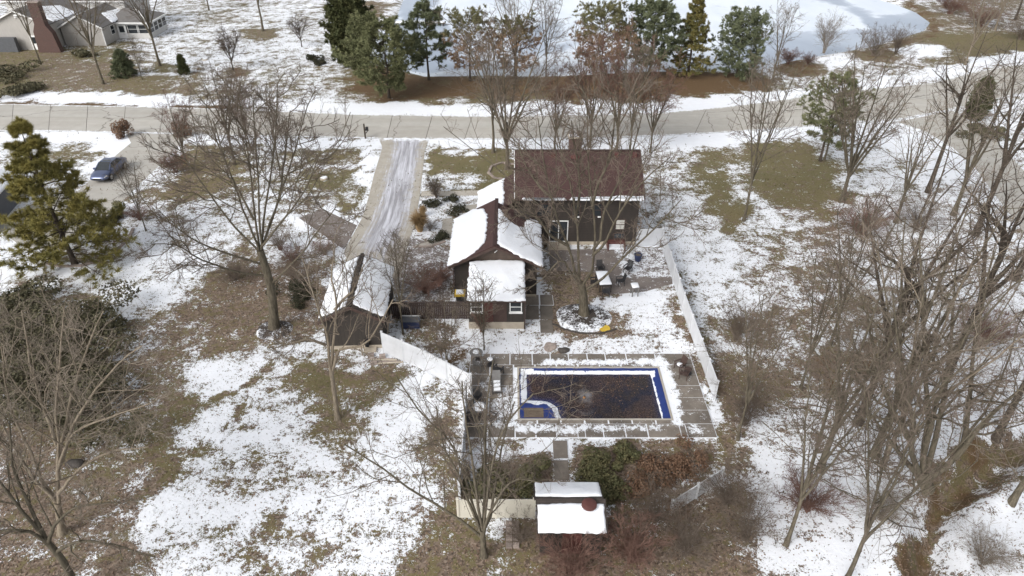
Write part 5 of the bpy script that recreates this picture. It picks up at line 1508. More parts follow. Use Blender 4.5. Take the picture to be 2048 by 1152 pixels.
def conifer(name, label, loc, seed, H, Rad, mat, z0=.2, shape='cone', whorl=.55, nb=5, sec=9, per=10, L=.28, wdt=.05, rise=.15, droop=0., bark='bark_dark', group=None, r0=None, twigmat='twig', gaps=.0, asym=0, flat=.75):
    r = np.random.default_rng(seed)
    t = thing(name, label, 'tree', loc, group=group)
    r0 = r0 or H*.018
    top = H*.98
    tp = [(0,0,-.1),(r.normal(0,.1),r.normal(0,.1),H*.4),(r.normal(0,.12),r.normal(0,.12),H*.75),(0,0,top)]
    P0, R0 = lines([tp], [r0], [.03], k=10); R0[:,0] *= 1.4
    paths = []
    z = H*z0
    while z < H*.985:
        q = (z-H*z0)/(H*(1-z0))
        if shape == 'cone': pr = (1-q)**.85*.95+.05
        elif shape == 'dome': pr = math.sqrt(max(0,1-(q*1.0)**2.2))*.97+.06 if q > .25 else .72+q*1.1
        elif shape == 'umbrella': pr = .45+.9*q if q < .5 else math.sqrt(max(0,1-((q-.45)/.56)**2))*.95+.05
        elif shape == 'column': pr = min(1, .75+q) if q < .3 else (1-((q-.3)/.7)**1.7)*.98+.05
        a0 = r.uniform(0,6.28)
        for i in range(nb):
            if r.uniform() < gaps: continue
            a = a0+2*math.pi*i/nb+r.normal(0,.25); l = Rad*pr*r.uniform(.72,1.12)
            if asym: l *= 1+asym*math.cos(a)
            zz = z+r.uniform(-.3,.3)*whorl
            rs = rise*(.4+1.6*q); 
            c, s = math.cos(a), math.sin(a)
            paths.append([(0,0,zz),(l*.45*c,l*.45*s,zz+l*.45*rs-droop*l*.1),(l*.8*c,l*.8*s,zz+l*.8*rs-droop*l*.25),(l*c,l*s,zz+l*rs*1.05-droop*l*.3+.1)])
        z += whorl*r.uniform(.8,1.2)
    P1, R1 = lines(paths, [r0*.28]*len(paths), [.015]*len(paths), k=7)
    P2, R2 = sprout(r, P1, R1, sec, .28, 1.0, 50, 14, .36, 4, .12, .04, .5, .010, .25, tp=.55, flat=flat)
    P3, R3 = sprout(r, P2, R2, 3, .25, 1.0, 42, 14, .5, 3, .12, .06, .6, .007, .15, flat=.3)
    v, f = join([tubes(P0,R0,8), tubes(P1,R1,5), tubes(P2,R2,3)]); put('trunk', mesh_from('trunk', v, f, M[bark], True), t)
    v, f = join([needles(r,P3,round(per*NEEDLE_K),L,wdt), needles(r,P2,max(3,round(per*.6)),L,wdt)])
    put('crown', mesh_from('crown', v, f, M[mat], False), t)
    return t
def leaf_cloud(r, n, rad, hgt, size, z0=0., lumps=9, flatness=.0, fill=.55):
    """leaf-sized faces through a lumpy bush volume"""
    lc = np.stack([r.normal(0,.42,lumps), r.normal(0,.42,lumps), r.uniform(.25,.8,lumps)], -1)
    lr_ = r.uniform(.28,.5,lumps)
    k = r.integers(0,lumps,n)
    d = unit(r.normal(size=(n,3))); rr = lr_[k][:,None]*(fill+(1-fill)*r.uniform(0,1,(n,1))**.5)
    p = lc[k]+d*rr
    p[:,2] = np.abs(p[:,2]); p[:,0] *= rad/.8; p[:,1] *= rad/.8; p[:,2] = z0+p[:,2]*hgt/1.05
    nrm = unit(d+r.normal(0,.6,(n,3))+np.array([0,0,.3])); u = unit(np.cross(nrm, r.normal(size=(n,3)))); v = np.cross(nrm,u)
    s = size*r.uniform(.6,1.3,(n,1))
    V = np.stack([p-u*s-v*s*.6, p+u*s-v*s*.6, p+u*s+v*s*.6, p-u*s+v*s*.6], 1).reshape(-1,3)
    return V, np.arange(n*4).reshape(-1,4)
def shrub(name, label, loc, seed, rad, hgt, mat, n=3500, size=.07, cat='shrub', group=None, stems=10, twig='twig_dark', lumps=9):
    r = np.random.default_rng(seed); t = thing(name, label, cat, loc, r.uniform(0,6.28), group)
    v, f = leaf_cloud(r, n, rad, hgt, size, lumps=lumps); put('foliage', mesh_from('foliage', v, f, M[mat]), t)
    a = r.uniform(0,6.28,stems); q = r.uniform(.3,.8,stems)
    pa = [[(0,0,-.05),(rad*.4*q_*math.cos(a_),rad*.4*q_*math.sin(a_),hgt*.45),(rad*q_*math.cos(a_),rad*q_*math.sin(a_),hgt*.85)] for a_, q_ in zip(a,q)]
    P, Q = lines(pa, [.03]*stems, [.01]*stems, k=5); v, f = tubes(P,Q,4); put('stems', mesh_from('stems', v, f, M[twig], True), t)
    return t
def twig_shrub(name, label, loc, seed, rad, hgt, twig, stems=14, dens=(6,5,4), group=None, cat='shrub', tw=.008, leafmat=None, nleaf=0, r0=.03, curve=.25, bark=None):
    r = np.random.default_rng(seed); t = thing(name, label, cat, loc, r.uniform(0,6.28), group)
    pa = []
    for i in range(stems):
        a = 6.28*i/stems+r.normal(0,.3); q = rad*math.sqrt(r.uniform(.03,1))
        h = hgt*r.uniform(.7,1.05)*(1-.25*(q/rad)**2)
        pa.append([(r.normal(0,.1),r.normal(0,.1),-.05),(q*curve*math.cos(a),q*curve*math.sin(a),h*.4),(q*.62*math.cos(a),q*.62*math.sin(a),h*.75),(q*math.cos(a),q*math.sin(a),h)])
    P1, R1 = lines(pa, [r0]*stems, [.009]*stems, k=8)
    put('stems', mesh_from('stems', *tubes(P1,R1,4), M[bark or twig], True), t)
    ps = []; P, Q = P1, R1
    for lv in range(len(dens)):
        P, Q = sprout(r, P, Q, dens[lv], .15, 1., 38, 14, (.42,.5,.55)[lv], (5,4,3)[lv], .16, .07, .6, tw*(1.3,1.,.8)[lv], .2)
        ps.append(tubes(P,Q,3))
    v, f = join(ps); put('crown', mesh_from('crown', v, f, M[twig], True), t)
    if nleaf:
        v, f = leaf_cloud(r, nleaf, rad*.9, hgt, .05); put('dead_leaves', mesh_from('dead_leaves', v, f, M[leafmat]), t)
    return t
def grass_clump(name, label, loc, seed, rad, hgt, n=900, mat='straw'):
    r = np.random.default_rng(seed); t = thing(name, label, 'grass', loc)
    def blades(n_, h_):
        a = r.uniform(0,6.28,n_); q = rad*np.sqrt(r.uniform(0,1,n_)); h = h_*r.uniform(.6,1.1,n_)
        b = np.stack([.25*q*np.cos(a),.25*q*np.sin(a),0*a],-1); m_ = np.stack([.5*q*np.cos(a),.5*q*np.sin(a),h*.65],-1); e = np.stack([q*1.05*np.cos(a),q*1.05*np.sin(a),h*(1-.35*(q/rad)**2)],-1)
        return np.stack([b,m_,e],1), np.tile(np.array([.012,.011,.004]),(n_,1))
    P, Q = blades(n, hgt); put('blades', mesh_from('blades', *tubes(P,Q,3), M[mat], True), t)
    P, Q = blades(n//8, hgt*1.15); put('plumes', mesh_from('plumes', *tubes(P,Q*2.2,3), M[mat], True), t)
    return t

# ------------------------------------------------------------------ hero trees near the house
px_tree('bare_tree', 'big bare tree with a forked trunk standing in the mulch ring by the patio', (1168,632), 11,
  [(1167,600),(1163,565)],
  [([(1163,568),(1150,544),(1137,490),(1117,443),(1104,396),(1096,350),(1088,290),(1080,235)], (0,-1.0)),
   ([(1137,492),(1100,469),(1075,437),(1044,422),(1020,400)], (-.4,-2.5)),
   ([(1158,570),(1153,484),(1149,440),(1137,375),(1117,302),(1104,240)], (0,2.0)),
   ([(1166,568),(1184,544),(1188,484),(1184,417),(1176,354),(1171,276),(1168,190)], (0,1.0)),
   ([(1186,500),(1200,484),(1206,432),(1234,375),(1262,315),(1280,250),(1290,205)], (0,2.4)),
   ([(1186,510),(1210,484),(1234,430),(1268,385),(1301,349),(1340,315)], (0,-1.8)),
   ([(1170,580),(1200,560),(1250,510),(1291,471),(1317,443),(1360,396)], (0,-2.2)),
   ([(1184,417),(1190,380),(1215,320),(1225,250),(1230,180)], (.3,-1.5)),
   ([(1160,575),(1125,520),(1095,545),(1055,575)], (0,-1.8)),
   ([(1104,396),(1075,370),(1050,330),(1035,290)], (-.5,1.5)),
   ([(1150,440),(1160,380),(1150,310),(1140,240)], (1.,3.2))], .40, .12, dens=(8,6,5,3), t0=.28)
px_tree('bare_tree', 'wide old bare tree left of the snowy shed with long drooping limbs', (548,658), 12,
  [(545,600),(537,555),(520,500)],
  [([(520,505),(500,455),(475,390),(450,320),(425,235)], (0,-1.5)),
   ([(520,505),(508,440),(500,370),(485,280),(470,180)], (0,1.5)),
   ([(522,500),(530,420),(540,350),(548,250),(552,160)], (0,.5)),
   ([(522,500),(545,430),(565,370),(585,300),(612,205)], (0,2.0)),
   ([(530,530),(470,512),(400,485),(345,450),(300,425)], (0,-2.5)),
   ([(536,552),(470,545),(400,520),(350,490),(300,490)], (0,-4)),
   ([(525,510),(465,450),(420,390),(380,330),(350,270)], (0,2.0)),
   ([(540,570),(590,520),(630,470),(670,420)], (0,-3)),
   ([(522,495),(565,440),(610,380),(640,310)], (0,-1.5)),
   ([(508,440),(470,370),(440,300),(410,220)], (0,3.0)),
   ([(524,490),(520,400),(515,310),(510,200)], (0,-1.0)),
   ([(526,490),(555,400),(570,310),(580,220)], (0,3.5))], .37, .088, 'bark', 'twig', dens=(8,6,5,3), t0=.3, up=(.06,.05,.03,.02))
px_tree('bare_tree', 'slender pale bare tree on the brown patch before the dark shed', (675,838), 13,
  [(668,780),(660,730)],
  [([(660,730),(651,670),(635,626),(615,574),(598,520)], (0,-.5)),
   ([(662,735),(670,636),(669,597),(659,558),(668,490)], (0,.8)),
   ([(664,745),(680,701),(729,688),(760,649),(790,600)], (0,-.8)),
   ([(651,690),(620,680),(580,690),(545,700)], (0,-1.6)),
   ([(669,620),(700,580),(725,530)], (.4,1.6))], .17, .10, 'bark_pale', 'twig', dens=(7,5,4,3), tw=.009)
px_tree('bare_tree', 'many-limbed bare tree rising in front of the cream fence', (968,1112), 14,
  [(966,1080),(965,1060)],
  [([(964,1075),(928,1044),(836,992),(775,947),(695,895)], (0,.8)),
   ([(962,1065),(952,1044),(928,989),(912,947),(891,907),(873,815)], (0,1.2)),
   ([(966,1065),(967,1000),(967,922),(973,800),(985,715)], (0,.6)),
   ([(968,1065),(977,1038),(1001,989),(1035,959),(1085,968)], (0,-1.0)),
   ([(968,1060),(986,1020),(1004,892),(1028,800)], (0,1.8)),
   ([(963,1065),(952,1032),(906,898),(836,821),(790,755)], (0,2.2)),
   ([(966,1060),(950,960),(935,860),(925,770)], (0,-1.2)),
   ([(966,1060),(980,940),(1010,850),(1060,790)], (0,-.6))], .19, .085, 'bark', 'twig', dens=(8,5,4,3), tw=.006)
px_tree('bare_tree', 'pale spreading bare tree at lower left with leaves round its foot', (124,1066), 15,
  [(120,1035),(115,1005)],
  [([(115,1010),(110,999),(67,959),(31,907),(6,861),(-30,780)], (0,.5)),
   ([(116,1008),(116,999),(83,956),(61,901),(28,837),(12,770),(0,690)], (0,1.5)),
   ([(118,1005),(113,953),(113,876),(101,815),(108,720),(112,610)], (0,.8)),
   ([(118,960),(116,931),(147,870),(214,840),(300,812)], (0,-.8)),
   ([(116,930),(122,892),(150,780),(180,700),(215,620)], (.2,1.6)),
   ([(113,890),(80,800),(60,720),(40,620)], (.4,2.5)),
   ([(116,940),(160,820),(220,740),(280,690)], (0,.6)),
   ([(118,985),(170,930),(230,900),(300,890)], (0,-1.2))], .22, .095, 'bark_pale', 'twig_pale', dens=(8,6,4,4), tw=.0065)
px_tree('bare_tree', 'dark leaning bare trunk in the bottom left corner', (160,1190), 16,
  [(125,1121),(95,1085)],
  [([(97,1088),(73,1060),(18,996),(-30,930),(-80,840)], (0,.5)),
   ([(95,1085),(60,1020),(20,930),(10,840)], (0,1.5)),
   ([(97,1088),(120,1040),(170,1010),(240,1000)], (0,.2)),
   ([(110,1105),(160,1085),(230,1090),(310,1110)], (0,-.5)),
   ([(97,1088),(50,1060),(-20,1060),(-80,1040)], (0,-.5))], .20, .10, 'bark', 'twig_pale', dens=(7,5,4,3), tw=.008)
px_tree('bare_tree', 'many-stemmed mossy bare tree at the bend of the leafy ditch', (1846,972), 17,
  [(1846,955),(1847,940)],
  [([(1846,960),(1848,900),(1857,830),(1855,760),(1850,680),(1845,580),(1838,480)], (0,1.0)),
   ([(1850,962),(1890,935),(1925,895),(1938,800),(1945,700),(1965,590),(1985,480)], (0,2.0)),
   ([(1843,960),(1818,900),(1822,850),(1805,780),(1788,690),(1775,590)], (0,-1.0)),
   ([(1848,905),(1880,800),(1925,700),(1990,600)], (0,-1.4)),
   ([(1848,955),(1870,880),(1890,760),(1905,620),(1915,500)], (0,3.0)),
   ([(1910,915),(1960,860),(2020,800),(2090,740)], (.5,-1.0)),
   ([(1842,962),(1800,905),(1760,850),(1720,790)], (0,1.4)),
   ([(1820,880),(1780,800),(1750,700),(1735,610)], (0,2.2))], .46, .19, 'bark', 'twig', dens=(7,5,4,2), tw=.007)

# ------------------------------------------------------------------ repeated kinds of bare tree, then copies
protos = {}
def tree_at(kind, px, py, sc, rz, label, group=None, tilt=(0,0)):
    p = G(px, py)
    loc = (p[0], p[1], 0)
    if kind not in protos:
        mk = KINDS[kind]; protos[kind] = mk(label, loc); t = protos[kind]
        t.rotation_euler = (tilt[0], tilt[1], rz); t.scale = (sc,)*3
        if group: t['group'] = group
        return t
    return copy_thing(protos[kind], loc, rz, sc, label, group, tilt)
KINDS = {
 'tall':   lambda l, p: bare_tree('bare_tree', l, p, 101, 17, 4.2, 5.0, 6, .21, dens=(7,6,5,3), tw=.009),
 'broad':  lambda l, p: bare_tree('bare_tree', l, p, 102, 14, 5.4, 2.6, 8, .21, dens=(7,5,5,3), tw=.009),
 'slim':   lambda l, p: bare_tree('bare_tree', l, p, 103, 13, 2.4, 3.0, 5, .12, dens=(8,5,3,2), tw=.009),
 'wood':   lambda l, p: bare_tree('bare_tree', l, p, 104, 19, 3.8, 8.0, 6, .27, bark='bark_dark', twig='twig', dens=(7,5,3,2), t0=.15, tw=.008),
 'wood2':  lambda l, p: bare_tree('bare_tree', l, p, 105, 17, 3.4, 4.0, 5, .24, bark='bark', twig='twig_pale', dens=(7,5,3,2), tw=.008),
 'pale':   lambda l, p: bare_tree('bare_tree', l, p, 106, 15, 4.4, 3.2, 7, .17, bark='bark_pale', twig='twig_pale', dens=(7,5,4,3), tw=.009),
 'small':  lambda l, p: bare_tree('bare_tree', l, p, 107, 5, 1.9, .9, 6, .10, bark='bark_dark', twig='twig_dark', dens=(6,5,4,2), tw=.010),
 'sapling':lambda l, p: bare_tree('sapling', l, p, 108, 7, 1.3, 1.4, 4, .06, bark='bark', twig='twig', dens=(8,5,3,2), tw=.008),
 'redtop': lambda l, p: bare_tree('bare_tree', l, p, 109, 13, 3.2, 2.6, 6, .17, bark='bark', twig='twig_red', dens=(8,6,5,3)),
}
TREES = [
 # around the house and front
 ('broad', 1014, 338, 1.10, .4, 'bare tree in a ring of edging stones at the front left house corner'),
 ('tall', 986, 305, .80, 2.0, 'thinner bare tree standing just behind the ringed tree by the house'),
 ('redtop', 1110, 300, .75, .9, 'reddish bare tree behind the roof left of the chimney'),
 ('redtop', 1180, 295, .95, 2.2, 'reddish bare tree behind the roof right of the chimney'),
 ('redtop', 1232, 302, 1.0, 4.0, 'reddish bare tree behind the right third of the roof'),
 ('slim', 1258, 318, 1.0, 1.0, 'slender bare tree at the right end of the roof'),
 ('redtop', 1300, 305, .8, 5.2, 'reddish bare tree just past the right gable of the roof'),
 ('slim', 1487, 442, 1.18, .2, 'slender bare tree alone on the right lawn'),
 ('broad', 1683, 402, 1.05, 1.3, 'dark twin-limbed bare tree at the edge of the right lawn'),
 ('wood2', 1648, 322, .55, 2.6, 'thin dark trunk rising before the small pine on the right lawn'),
 ('sapling', 800, 580, .75, .3, 'young bare tree between the shed and the porch'),
 ('slim', 806, 668, .62, 1.5, 'bare tree against the stained fence'),
 ('sapling', 968, 700, .85, 3.3, 'thin sapling before the porch foundation'),
 ('sapling', 895, 760, .9, 5.0, 'thin sapling leaning over the white fence'),
 ('slim', 292, 462, .55, 1.1, 'small bare tree by the curved edging of the neighbour bed'),
 ('redtop', 372, 322, .55, 1.5, 'low reddish bare tree beside the neighbour driveway'),
 ('redtop', 500, 300, .62, 4.4, 'reddish bare tree before the street left of the mailbox'),
 ('slim', 560, 340, .75, 3.1, 'slender bare tree on the lawn behind the wide old tree'),
 ('tall', 470, 330, .7, 3.4, 'grey bare tree close to the street behind the wide old tree'),
 # far yard
 ('tall', 320, 132, .95, .5, 'tall bare tree in a grass ring in the far snowy yard'),
 ('slim', 80, 125, 1.1, 1.6, 'dark bare tree in front of the grey house door'),
 ('tall', 206, 168, .95, 3.8, 'leaning slim bare tree before the grey house chimney'),
 ('tall', 526, 62, .95, 2.8, 'bare tree with a brown ring at the top of the far yard'),
 ('small', 466, 140, 1.15, .9, 'small dark ornamental tree in a mulch ring in the far yard'),
 ('small', 604, 94, .95, 2.9, 'small dark ornamental tree left of the tall cedar'),
 ('pale', 1032, 158, .98, .3, 'pale twiggy bare tree rising among the pond pines'),
 ('slim', 1092, 155, .9, 2.0, 'thin bare tree beside the pale twiggy one at the pond'),
 ('tall', 418, 20, .7, 1.0, 'bare tree at the top edge of the far yard'),
 ('sapling', 285, 160, .8, .6, 'thin sapling right of the round green bush'),
 ('sapling', 690, 75, 1.1, 1.9, 'pale sapling just left of the tall cedar'),
 ('slim', 1545, 165, .85, 4.2, 'slender bare tree at the right end of the pond pines'),
 ('pale', 1990, 60, 1.0, 1.3, 'pale bare tree at the upper right pond corner'),
 ('pale', 1930, 130, .95, 3.1, 'pale bare tree beside the street at upper right'),
 ('pale', 2060, 150, 1.0, 5.0, 'pale bare tree at the right edge above the street'),
 ('wood', 2030, 40, .8, .2, 'dark bare tree at the top right corner'),
 ('tall', 1960, 20, .7, .9, 'bare tree on the far pond bank at upper right'),
 # woods on the right
 ('wood', 1855, 385, .85, .4, 'dark bare tree at the corner of the side road'),
 ('wood2', 1905, 430, .9, 1.9, 'dark bare tree left of the side road bend'),
 ('wood', 1950, 470, .95, 3.0, 'thick bare tree standing against the side road'),
 ('wood2', 1790, 445, .7, 2.4, 'small dark bare tree at the upper edge of the right woods'),
 ('wood', 2030, 560, .95, 4.4, 'thick bare tree at the right edge of the woods'),
 ('wood', 1716, 846, .95, 1.2, 'dark leaning trunk at the lower end of the leafy slope'),
 ('wood2', 1748, 912, 1.0, 4.0, 'grey trunk with a dark flared foot in the snowy woods'),
 ('pale', 1765, 935, .95, 2.0, 'pale yellowish bare trunk beside the flared grey trunk'),
 ('wood', 1890, 760, .95, .1, 'tall dark trunk behind the many-stemmed mossy tree'),
 ('wood2', 1640, 940, .85, 3.6, 'bare tree at the left edge of the snowy woods'),
 ('slim', 1572, 1090, 1.0, .9, 'slender bare tree at the bottom right of the brush'),
 ('slim', 1690, 1165, 1.05, 5.5, 'slender forked bare tree near the bottom edge right of centre'),
 ('wood2', 2020, 1010, .8, 2.7, 'leaning bare tree at the lower right edge'),
 ('wood', 1990, 880, .8, 5.9, 'bare tree by the leafy bank at the right edge'),
 ('slim', 1660, 690, .9, 4.9, 'slender dark bare tree on the leafy slope'),
 ('slim', 1600, 780, .85, .7, 'slender bare tree at the foot of the leafy slope'),
 ('slim', 1475, 880, .8, 3.7, 'slender bare tree by the lower right terrace corner'),
 ('wood2', 2060, 1180, .75, 1.1, 'bare tree in the bottom right corner'),
 # left edge
 ('pale', -20, 1000, .8, 3.9, 'pale bare tree cut by the left edge'),
 ('pale', 20, 800, .75, 1.7, 'pale bare tree in front of the big evergreen hedge'),
]
for row in TREES:
    kind, px, py, sc, rz, lab = row
    tree_at(kind, px, py, sc, rz, lab, 'bare trees')

# ------------------------------------------------------------------ conifers
def gl3(px, py): p = G(px, py); return (p[0], p[1], 0)
conifer('cedar_tree', 'tall dense dark cedar at the left end of the pond pines', gl3(708,130), 201, 12, 3.5, 'cedar', z0=.04, shape='column', whorl=.42, nb=8, sec=5, per=8, L=.6, wdt=.2, rise=.5)
conifer('pine_tree', 'bushy leaning green pine nearest the street left of the jetty', gl3(778,196), 202, 9.8, 4.7, 'pine', z0=.2, shape='dome', whorl=0.74, nb=5, sec=11, per=16, L=0.44, wdt=0.097, rise=.3, asym=-.25)
conifer('pine_tree', 'upright dark green pine in front of the jetty', gl3(858,160), 203, 10.4, 3.8, 'pine_dark', z0=.28, shape='dome', whorl=1.08, nb=5, sec=11, per=16, L=0.44, wdt=0.097, gaps=.15)
conifer('pine_tree', 'rounded thin brownish pine right of the dark jetty pine', gl3(940,162), 204, 8.9, 4.2, 'pine_brown', z0=.25, shape='dome', whorl=0.81, nb=5, sec=11, per=10, L=0.36, wdt=0.060, rise=.45)
conifer('pine_tree', 'olive-topped thinning pine behind the pale twiggy tree', gl3(1030,160), 205, 8.2, 4.1, 'pine_brown', z0=.25, shape='dome', whorl=0.81, nb=5, sec=11, per=10, L=0.36, wdt=0.065, rise=.4)
conifer('pine_tree', 'rusty-based green-topped pine right of the thin bare tree', gl3(1200,158), 206, 9.4, 4.8, 'pine_brown', z0=.22, shape='dome', whorl=0.81, nb=5, sec=11, per=12, L=0.39, wdt=0.071, rise=.4)
conifer('pine_tree', 'full dark green pine left of the golden one', gl3(1298,152), 207, 10.2, 4.3, 'pine_dark', z0=.22, shape='dome', whorl=0.88, nb=5, sec=12, per=16, L=0.44, wdt=0.097, rise=.25)
conifer('white_pine', 'tall golden-green layered pine with open tip', gl3(1376,148), 208, 11.4, 3.6, 'pine_gold', z0=.06, shape='cone', whorl=.9, nb=6, sec=9, per=16, L=.40, wdt=.07, rise=.12, gaps=.1)
conifer('pine_tree', 'broad low dark pine at the right end of the pond row', gl3(1472,154), 209, 7.9, 4.1, 'pine_dark', z0=.05, shape='dome', whorl=0.74, nb=5, sec=11, per=10, L=0.44, wdt=0.092, rise=.6)
conifer('pine_tree', 'small twisted pine before the street on the right lawn', gl3(1640,322), 210, 9, 3.6, 'pine', z0=.3, shape='dome', whorl=0.94, nb=5, sec=10, per=10, L=0.36, wdt=0.076, rise=.3, gaps=.15)
conifer('white_pine', 'large olive and yellow pine by the neighbour driveway', gl3(150,528), 211, 12.4, 4.9, 'spruce', z0=.08, shape='cone', whorl=1.15, nb=6, sec=11, per=24, L=.42, wdt=.05, rise=.12, gaps=.08, droop=.2)
conifer('spruce_bush', 'round dark green conifer bush in the far yard', gl3(252,152), 212, 3.6, 1.9, 'pine_dark', z0=.03, shape='cone', whorl=.28, nb=7, sec=6, per=8, L=.3, wdt=.08, rise=.3)
conifer('spruce_bush', 'tiny narrow dark conifer in a bare ring in the far yard', gl3(369,148), 213, 2.6, .8, 'cedar', z0=.03, shape='cone', whorl=.25, nb=6, sec=5, per=8, L=.22, wdt=.07, rise=.4)
conifer('spruce_bush', 'dark narrow evergreen by the street corner at upper right', gl3(1948,238), 214, 5.0, 1.3, 'cedar', z0=.03, shape='column', whorl=.3, nb=7, sec=6, per=9, L=.3, wdt=.09, rise=.5)
# evergreen shrubs
SH_ = [
 ('yew_shrub','wide dark yew mass at the left edge behind the pale trees', 60, 770, 4.2, 2.4, 'yew', 9000, .085),
 ('yew_shrub','yew mass at the left next to the snowy lawn', 150, 655, 3.2, 2.0, 'yew', 9000, .085),
 ('yew_shrub','yew mass in the left corner below the neighbour bed', 30, 650, 3.0, 1.8, 'yew', 8000, .085),
 ('yew_shrub','dark yew behind the stems of the pale tree', 170, 830, 3.0, 2.2, 'yew', 7000, .08),
 ('box_shrub','round clipped brown-green shrub at the neighbour driveway end', 238, 430, 1.0, 1.2, 'holly', 1800, .06),
 ('box_shrub','dark clipped shrub in front of the round one at the driveway end', 229, 442, .8, .8, 'box', 1500, .06),
 ('box_shrub','low dark shrub at the foot of the olive pine', 205, 455, 1.1, .9, 'holly', 1600, .06),
 ('holly_shrub','leafy green-brown shrub left of the pool path', 1012, 962, 1.45, 1.1, 'holly', 5000, .05),
 ('holly_shrub','leafy shrub by the fence left of the pool path', 972, 985, 1.0, 1.0, 'holly', 3000, .05),
 ('holly_shrub','dense green shrub right of the pool path', 1195, 940, 1.0, 1.0, 'holly', 3800, .05),
 ('holly_shrub','low green shrub near the terrace right of the pool path', 1258, 912, .9, .7, 'holly', 2200, .05),
 ('holly_shrub','low green shrub against the back of the pump house', 1210, 985, 1.0, 1.0, 'holly', 2600, .05),
 ('brown_shrub','large reddish-brown leafy shrub right of the pump house', 1305, 955, 1.7, .9, 'dryleaf', 4500, .045),
 ('brown_shrub','reddish-brown leafy shrub near the slanting fence', 1372, 935, 1.2, .9, 'dryleaf', 2500, .045),
 ('box_shrub','pair of low dark green plants in the entry bed', 880, 478, .9, .6, 'box', 1400, .05),
 ('box_shrub','low dark plant with snow by the entry walk', 920, 425, .8, .5, 'box', 1300, .05),
 ('box_shrub','low dark plant at the top of the entry bed', 905, 402, .7, .45, 'box', 1100, .05),
 ('box_shrub','dark low plant beside the ornamental grass', 858, 412, .9, .6, 'box', 1300, .05),
 ('box_shrub','dark snow-dusted plants left of the shed', 580, 580, 1.3, .7, 'box', 1800, .05),
 ('box_shrub','dark creeping shrub beside the wide old trunk', 600, 600, 1.1, .6, 'box', 1500, .05),
 ('cedar_shrub','dark green shrub against the grey house', 165, 112, 1.6, 1.0, 'yew', 1500, .10),
 ('cedar_shrub','dark green spreading shrub at the left street corner', 35, 188, 3.0, 1.2, 'yew', 2200, .12),
 ('cedar_shrub','second spreading shrub further up the left street bank', 20, 150, 3.6, 1.4, 'yew', 2200, .12),
 ('box_shrub','black-green shrub left of the tall cedar', 629, 122, 1.0, .9, 'box', 900, .1),
 ('box_shrub','smaller black-green shrub beside it left of the cedar', 642, 130, .7, .7, 'box', 700, .1),
 ('box_shrub','green shrub at the corner of the side road', 1965, 270, 1.8, 1.0, 'yew', 2000, .1),
 ('brown_shrub','brown columnar bush at the neighbour driveway mouth', 249, 272, .9, 2.1, 'dryleaf', 1800, .07),
 ('brown_shrub','brown round bush right of the neighbour driveway mouth', 369, 272, .9, 1.9, 'dryleaf', 1500, .07),
]
for i, (nm, lb, px, py, rad, h, mt, n, sz) in enumerate(SH_):
    shrub(nm, lb, gl3(px, py), 300+i, rad, h, mt, n, sz, lumps=14 if n > 5000 else 9)
